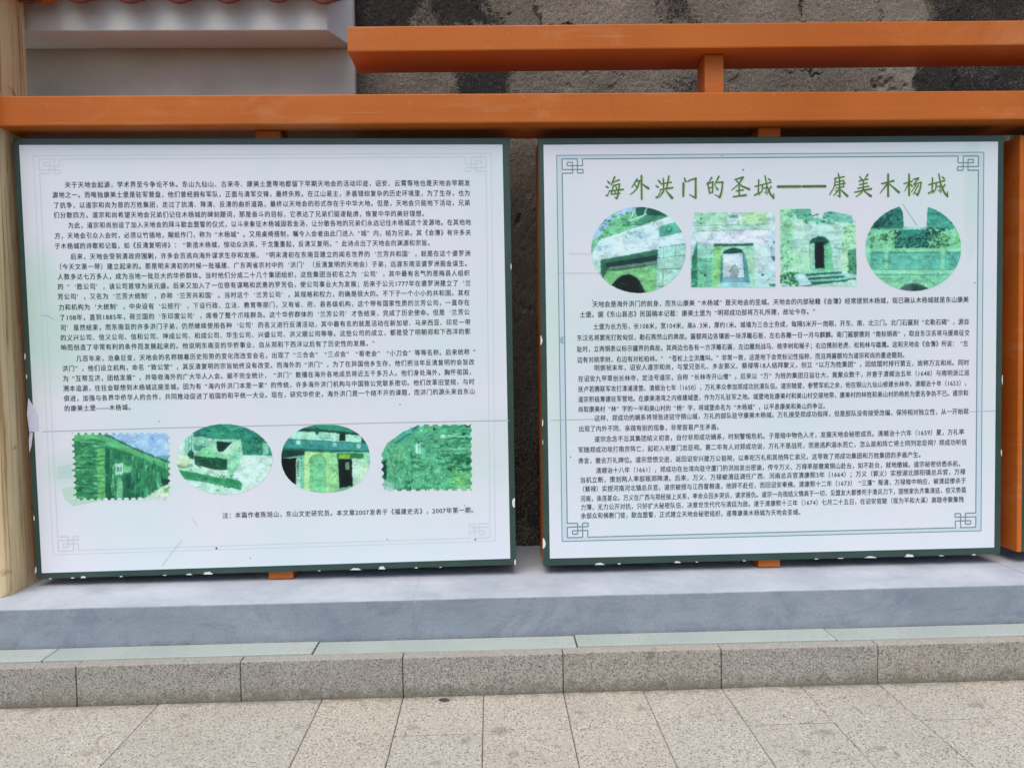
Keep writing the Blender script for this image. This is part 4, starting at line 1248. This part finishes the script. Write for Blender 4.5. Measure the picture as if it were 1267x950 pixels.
F.poly([(210, 760), (250, 690), (720, 620), (715, 900), (600, 900), (560, 780), (470, 710), (380, 730), (290, 820)], pc((122, 200, 126)))
F.poly([(285, 820), (340, 755), (400, 718), (470, 706), (540, 745), (590, 820), (625, 900), (330, 900)], pc((6, 26, 26)))
speck(F, 320, 780, 600, 880, 14, [(14, 48, 44), (20, 60, 52)], 10, 30)
F.poly([(745, 462), (1040, 405), (1040, 900), (720, 900)], pc((160, 214, 196)))
for a, b in (((750, 450), (1020, 410)), ((740, 550), (1020, 520)), ((735, 660), (1010, 650)), ((800, 450), (798, 545)), ((915, 430), (915, 530)), ((795, 660), (790, 830)), ((725, 830), (800, 825))):
    F.line([a, b], 6, 6, pc((60, 120, 116)))
F.build('picture', M['photo'], film2)

# 6: arched gate with view through
F = Raster((840, 250), 7.914, rc(115, 98, 945, 838))
F.poly([(115, 300), (150, 100), (940, 98), (945, 835), (115, 838)], pc((190, 216, 216)))
F.poly([(160, 105), (470, 100), (460, 210), (160, 225)], pc((156, 216, 180)))
F.poly([(610, 105), (850, 100), (870, 205), (620, 210)], pc((176, 224, 160)))
F.poly([(465, 115), (610, 110), (600, 200), (470, 205)], pc((206, 222, 224))); F.rect(488, 130, 578, 158, pc((90, 160, 136)))
for x, y in ((215, 165), (215, 210), (375, 255), (625, 122), (710, 245), (930, 395)): F.disc(x, y, 11, pc((40, 100, 90)), 7)
F.poly([(150, 225), (880, 210), (890, 265), (150, 290)], pc((180, 218, 196)))
speck(F, 160, 110, 900, 280, 70, [(150, 206, 176), (190, 224, 196), (166, 214, 170), (110, 180, 140)], 8, 24, 2.2)
F.line([(160, 235), (880, 215)], 5, 5, pc((80, 150, 120))); F.line([(170, 290), (880, 270)], 6, 6, pc((110, 170, 150)))
F.poly([(190, 290), (880, 275), (890, 410), (190, 410)], pc((208, 214, 226)))
F.rect(225, 320, 330, 365, pc((186, 214, 206))); F.rect(740, 315, 835, 360, pc((196, 206, 214)))
F.poly([(115, 560), (190, 400), (330, 410), (335, 838), (115, 838)], pc((150, 212, 190)))
F.poly([(180, 550), (330, 550), (330, 838), (120, 838)], pc((110, 196, 156)))
F.rect(195, 550, 325, 590, pc((80, 164, 130)))
F.poly([(125, 560), (180, 370), (180, 830), (120, 835)], pc((40, 128, 96)))
for y in (470, 510, 640, 690, 770): F.line([(190, y), (330, y)], 4, 4, pc((120, 184, 164)))
F.poly([(335, 410), (735, 405), (745, 838), (335, 838)], pc((158, 214, 176)))
F.poly([(335, 410), (735, 405), (725, 430), (345, 438)], pc((28, 96, 76)))
F.poly([(335, 438), (420, 430), (405, 838), (335, 838)], pc((130, 206, 122)))
F.poly([(400, 800), (410, 540), (440, 475), (520, 448), (600, 460), (645, 510), (670, 600), (690, 800)], pc((60, 140, 130)))
F.poly([(425, 508), (450, 475), (520, 450), (595, 462), (640, 510), (620, 500)], pc((16, 76, 66)))
F.poly([(428, 510), (620, 500), (640, 780), (430, 780)], pc((196, 212, 220)))
F.poly([(505, 640), (550, 605), (585, 660), (570, 780), (500, 780)], pc((150, 160, 164)))
F.line([(490, 690), (550, 610), (585, 690)], 8, 6, pc((90, 120, 116)))
F.poly([(440, 740), (520, 735), (640, 740), (680, 790), (420, 790)], pc((110, 166, 176)))
F.poly([(390, 790), (690, 785), (700, 838), (380, 838)], pc((150, 206, 204)))
F.poly([(630, 500), (660, 560), (690, 790), (650, 790)], pc((70, 150, 160)))
for y in (410, 480, 560, 620, 680, 760): F.line([(745, y), (940, y)], 4, 4, pc((168, 196, 204)))
F.rect(755, 690, 940, 838, pc((176, 216, 212)))
for x, y in ((256, 716), (820, 714)): F.disc(x, y, 13, pc((10, 56, 50)), 8)
F.poly([(890, 440), (925, 430), (935, 540), (900, 540)], pc((150, 176, 190))); F.poly([(900, 535), (940, 530), (940, 580), (915, 565)], pc((60, 96, 110)))
F.poly([(880, 805), (945, 800), (945, 828), (890, 826)], pc((40, 120, 110)))
speck(F, 120, 560, 330, 830, 30, [(90, 180, 140), (130, 206, 166), (60, 150, 112)], 8, 24)
F.build('picture', M['photo'], film2)

# 7: gate with steps
F = Raster((950, 250), 7.914, rc(118, 68, 872, 828))
F.poly([(118, 68), (420, 66), (435, 150), (530, 160), (545, 105), (620, 88), (820, 130), (835, 180), (862, 180), (872, 828), (125, 830)], pc((170, 222, 196)))
F.poly([(118, 68), (240, 68), (250, 250), (240, 640), (125, 640)], pc((150, 218, 170)))
speck(F, 120, 80, 240, 820, 80, [(130, 206, 150), (160, 222, 180), (100, 190, 130), (74, 166, 110)], 10, 34, 1.4)
F.poly([(220, 70), (415, 66), (430, 150), (660, 210), (650, 225), (300, 170)], pc((96, 186, 152)))
F.poly([(530, 160), (545, 105), (620, 88), (820, 130), (840, 215), (660, 195)], pc((112, 196, 176)))
speck(F, 260, 100, 640, 210, 40, [(60, 150, 116), (100, 190, 150), (36, 120, 90)], 8, 24, 1.8)
speck(F, 560, 110, 830, 200, 30, [(96, 184, 164), (130, 206, 190)], 10, 26, 1.6)
F.poly([(258, 200), (640, 255), (720, 260), (715, 690), (250, 690)], pc((176, 220, 204)))
F.line([(258, 205), (640, 255)], 14, 14, pc((198, 228, 220))); F.line([(265, 280), (640, 300)], 8, 8, pc((150, 200, 180)))
for i in range(9):
    y = 330 + i * 40
    F.line([(255, y), (400, y)], 5, 4, pc((126, 186, 156))); F.line([(630, y + 4), (720, y + 6)], 4, 4, pc((130, 190, 160)))
    for x in (300, 350, 670): F.line([(x + (i % 2) * 26, y), (x + (i % 2) * 26, y + 40)], 3, 3, pc((136, 192, 164)))
F.poly([(250, 500), (405, 500), (410, 690), (250, 690)], pc((160, 222, 176)))
F.poly([(400, 410), (430, 360), (495, 338), (560, 345), (600, 385), (625, 450), (640, 670), (410, 670)], pc((104, 196, 140)))
F.poly([(400, 410), (430, 360), (495, 338), (560, 345), (605, 390), (560, 420), (455, 400)], pc((24, 86, 72)))
F.poly([(455, 395), (545, 390), (552, 650), (462, 652)], pc((6, 26, 34)))
F.poly([(410, 420), (452, 410), (460, 655), (420, 665)], pc((150, 200, 180)))
F.poly([(715, 260), (862, 190), (870, 690), (720, 680)], pc((170, 224, 176)))
speck(F, 730, 230, 860, 460, 40, [(120, 190, 130), (190, 230, 190), (90, 160, 110)], 8, 26, 1.6)
F.poly([(780, 470), (865, 455), (870, 720), (790, 690)], pc((70, 150, 110)))
speck(F, 785, 460, 868, 710, 34, [(20, 84, 66), (100, 180, 130), (40, 110, 84)], 8, 26, 1.2)
speck(F, 125, 690, 300, 825, 50, [(34, 128, 80), (60, 160, 100), (20, 96, 66)], 12, 34, 1.2)
F.poly([(410, 670), (740, 670), (860, 745), (330, 825), (250, 715)], pc((132, 204, 180)))
for i, (ya, yb) in enumerate(((690, 715), (730, 755), (770, 795))):
    F.poly([(365 + i * 25, ya + 14), (720 + i * 28, ya - 8), (725 + i * 28, ya + 8), (372 + i * 25, yb + 10)], pc((24, 92, 84)))
F.poly([(245, 715), (345, 705), (430, 800), (330, 825)], pc((180, 222, 224))); F.poly([(720, 680), (760, 675), (860, 738), (800, 750)], pc((180, 226, 214)))
F.line([(330, 828), (860, 750)], 12, 12, pc((40, 100, 100)))
F.build('picture', M['photo'], film2)

# 8: battlement and inscribed panel, round with a notch cut out
cl = ell(552, 490, 472, 424)
F = Raster((1060, 245), 7.914, cl)
F.poly(clip_poly(cl, rc(0, 290, 1108, 950)), pc((122, 206, 158)), clip=False)
F.poly([(0, 300), (0, 0), (405, 60), (450, 130), (465, 300)], pc((40, 140, 120)))
F.poly([(680, 300), (690, 95), (760, 60), (1100, 100), (1100, 300)], pc((64, 166, 146)))
speck(F, 130, 110, 340, 280, 50, [(14, 56, 56), (24, 84, 76), (60, 130, 110)], 12, 36, 1.6)
speck(F, 330, 90, 455, 280, 34, [(40, 140, 120), (60, 164, 140), (24, 110, 92)], 10, 28, 1.2)
speck(F, 690, 110, 900, 290, 50, [(56, 160, 140), (84, 184, 160), (40, 136, 116)], 10, 30, 1.2)
F.poly([(440, 300), (690, 290), (720, 380), (640, 490), (430, 490), (380, 400)], pc((50, 154, 134)))
speck(F, 450, 310, 690, 460, 60, [(30, 120, 104), (70, 174, 150), (16, 80, 70)], 8, 24, 1.2)
speck(F, 360, 320, 440, 490, 34, [(10, 56, 46), (20, 80, 60)], 12, 30, .9)
speck(F, 640, 300, 900, 490, 60, [(8, 56, 50), (20, 84, 72), (40, 120, 96)], 10, 30, 1.2)
speck(F, 120, 300, 370, 480, 50, [(120, 200, 130), (90, 170, 110), (60, 120, 80)], 10, 30, 1.3)
speck(F, 760, 380, 1010, 490, 40, [(130, 206, 110), (110, 190, 120), (80, 160, 100)], 10, 34, 1.4)
speck(F, 640, 290, 930, 480, 90, [(8, 52, 46), (22, 84, 70), (60, 150, 120)], 6, 22, 1.0)
speck(F, 370, 380, 700, 495, 110, [(8, 48, 40), (16, 66, 54), (40, 120, 100)], 6, 24, 1.0)
speck(F, 120, 120, 440, 290, 120, [(12, 56, 54), (30, 100, 88), (80, 160, 134)], 6, 20, 1.2)
speck(F, 210, 350, 300, 420, 26, [(30, 84, 56), (60, 110, 70)], 6, 24, 1.0)
F.poly([(440, 300), (470, 275), (640, 285), (690, 270), (680, 310), (450, 312)], pc((150, 216, 206)))
F.rect(80, 495, 1030, 530, pc((136, 216, 164)))
F.rect(80, 525, 1030, 700, pc((120, 206, 160)))
for x0, x1 in ((140, 265), (310, 815), (860, 1010)):
    F.rect(x0, 525, x1, 692, pc((60, 150, 124))); F.rect(x0 + 8, 542, x1 - 6, 692, pc((92, 190, 164)))
speck(F, 350, 560, 790, 670, 44, [(76, 174, 150), (104, 200, 176), (66, 160, 140)], 10, 30, .8)
speck(F, 150, 580, 250, 670, 12, [(66, 164, 140), (110, 204, 176)], 10, 26); speck(F, 900, 590, 980, 670, 10, [(66, 164, 140)], 10, 26)
F.rect(100, 698, 1000, 750, pc((138, 216, 172)))
F.line([(160, 702), (940, 702)], 6, 6, pc((70, 160, 120))); F.line([(180, 752), (920, 752)], 7, 7, pc((56, 140, 110)))
for a, b in (((215, 790), (420, 790)), ((420, 800), (480, 765)), ((620, 765), (700, 805)), ((515, 765), (518, 830)), ((700, 800), (770, 860))): F.line([a, b], 5, 5, pc((50, 130, 104)))
F.poly([(370, 900), (430, 840), (550, 800), (660, 830), (730, 890), (690, 930), (420, 930)], pc((144, 214, 180)))
F.poly([(410, 895), (470, 850), (560, 832), (640, 850), (700, 890), (560, 925)], pc((70, 110, 96)))
F.poly([(520, 840), (700, 880), (560, 925), (540, 900)], pc((40, 84, 70)))
F.build('picture', M['photo'], film2)
F = Flat((1060, 245), 7.914, base=.0013)
F.line([(450, 62), (590, 272)], 5, 5, pc((150, 164, 172)))
F.build('scratch', M['printc'], film2)

# ---- seams, scratches, dots and peeled corners of the film
def marks(film, lines, dots, c=(176, 178, 192)):
    for pts, w in lines:
        F = Flat(base=.0014, step=.00001); F.line(pts, w, w, pc(c)); F.build('film_crease', M['printc'], film)
    for x, y, r in dots:
        F = Flat(base=.0014, step=.00001); F.disc(x, y, r, pc((96, 100, 112)), 7); F.build('film_spot', M['printc'], film)
marks(film1, [([(52, 534), (200, 529.4), (350, 526), (490, 522.6), (630, 520)], .9), ([(200, 700.5), (213, 683), (225.5, 668)], .6), ([(238, 640), (244, 650)], .5), ([(52, 390), (60, 391), (68, 396)], .8)],
      [(268, 678, 1.5), (197, 521, .8), (495, 500, .8), (588, 667, 1.2), (479, 667, .8), (575, 625, .7), (310, 690, .8)])
marks(film2, [([(681, 520), (737, 518.4)], .8), ([(1199, 509.3), (1231, 508.3)], .8), ([(688, 338), (760, 338.4)], .4), ([(704, 314), (742, 315)], .35), ([(950, 333.5), (955, 333)], .3)],
      [(919.5, 210.5, 1.1), (893, 193, .8), (733, 371.5, .7), (1206, 350, .8), (706, 565, .9)])
F = Flat(base=.00085)
# folded film at the left board's left edge
F.poly([(35.2, 492), (47.5, 513), (48.5, 533.5), (36.5, 534.5), (33.5, 512)], pc((208, 210, 228)))
F.poly([(37, 535), (41, 535.5), (39, 552), (36.6, 560), (35.8, 545)], pc((206, 208, 226)))
F.build('peeled_film', M['printc'], film1)
def chips(panel, spots):
    """bits of border film torn off: little thick flakes of bare board, proud of the border"""
    for (x, y, w, h, side) in spots:
        n = 9; pts = []
        for i in range(n):
            a = math.pi * i / (n - 1)
            rr = random.uniform(.72, 1.1)
            if side == 'b': pts.append((x - .85 * w * math.cos(a) * (rr if 0 < i < n - 1 else 1), y - .8 * h * math.sin(a) * rr))
            elif side == 'l': pts.append((x + h * math.sin(a) * rr, y - w * math.cos(a)))
            else: pts.append((x - h * math.sin(a) * rr, y + w * math.cos(a)))
        q = [bp(*p) for p in pts]
        ar = sum(q[i][0] * q[(i + 1) % n][1] - q[(i + 1) % n][0] * q[i][1] for i in range(n))
        if ar < 0: q = q[::-1]
        v = [(a, -.0012, b) for a, b in q] + [(a, .0006, b) for a, b in q]
        f = [tuple(range(n))] + [((i + 1) % n, i, n + i, n + (i + 1) % n) for i in range(n)]
        mesh_obj('torn_patch', v, f, M['chip'], panel)
def by(x, b): # y of a board's lower outer edge at photo x
    return 716 + (698.6 - 716) * (x - 45) / (638.6 - 45) if b == 1 else 699.9 + (685.4 - 699.9) * (x - 672.6) / (1238 - 672.6)
s1 = [(103, 4, 3.4), (150, 2.2, 1.4), (204, 2.6, 1.2), (234, 4.6, 2.2), (257, 7, 4.6), (440, 8.5, 3.2), (472.5, 5, 4.6), (515, 2.4, 1.6), (545, 2, 1.2), (90, 2.6, 1.4), (80, 1.6, 1), (125, 1.8, 1), (180, 1.5, .8), (330, 1.5, 1), (395, 2, 1), (600, 1.6, .9), (62, 2, 1.4)]
chips(panel1, [(x, by(x, 1) + .4, w, h, 'b') for x, w, h in s1 if w > 1.9] + [(637, 622, 6, 3.6, 'r'), (638.2, 695, 3.5, 2.2, 'r'), (632.8, 330, 4, 1.2, 'r'), (30.5, 441, 4, 1.4, 'l'), (32.5, 466, 3, 1.2, 'l'), (41.8, 641, 3, 1.6, 'l'), (43.6, 705, 4, 1.8, 'l')])
s2 = [(742, 7.5, 3.2), (766, 2.2, 2.0), (838, 4.6, 3.0), (862, 2.2, 1.2), (889, 2.0, 1.2), (921, 2.4, 1.2), (1077, 9, 2.6), (1125, 7, 4.6), (1010, 3, 1.2), (1040, 4, 1.3), (1165, 4, 1.3), (700, 2, 1.2), (1205, 3, 1.6), (960, 2, 1)]
chips(panel2, [(x, by(x, 2) + .3, w, h, 'b') for x, w, h in s2 if w > 2] + [(668.8, 421, 6, 2.6, 'l'), (670.8, 523, 4.5, 1.6, 'l'), (671.6, 672, 6.5, 3.8, 'l'), (671.2, 547, 3, 1, 'l'), (1239.4, 560, 4, 1.2, 'r'), (1240.4, 470, 6, 1, 'r')])

bpy.data.objects.remove(_fo, do_unlink=True)

# ================================================================ SMALL THINGS
def scrap(name, px, py, plane, r, mat, label, cat, h=.006, group=None, stretch=1.8, rot=.3):
    c_ = at(px, py, 2, plane)
    n = 9; vs2, fs = [], []
    for ring, (k, z) in enumerate(((1.0, .0008), (.72, h * .75), (.3, h))):
        for j in range(n):
            a = 2 * math.pi * j / n
            q = r * k * random.uniform(.75, 1.15)
            x_, y_ = q * math.cos(a) * stretch, q * math.sin(a)
            vs2.append((x_ * math.cos(rot) - y_ * math.sin(rot), x_ * math.sin(rot) + y_ * math.cos(rot), z * random.uniform(.7, 1.3)))
    for q in range(2):
        for j in range(n): fs.append((q * n + j, q * n + (j + 1) % n, (q + 1) * n + (j + 1) % n, (q + 1) * n + j))
    fs.append(tuple(2 * n + j for j in range(n)))
    fs.append(tuple(j for j in range(n))[::-1])
    o = mesh_obj(name, vs2, fs, mat)
    o.location = (c_.x, c_.y, plane + .0006)
    return tag(o, label, cat, group)
scrap('dead_leaf', 550, 866, 0, .011, M['leaf'], 'curled dark dead leaf on the paving close to the kerb', 'leaf', .006, None, 2.0, -.35)
scrap('debris_lump', 2, 731, PZ, .028, M['rag'], 'black lump of residue at the foot of the tan post', 'debris', .03, None, 1.0, .2)
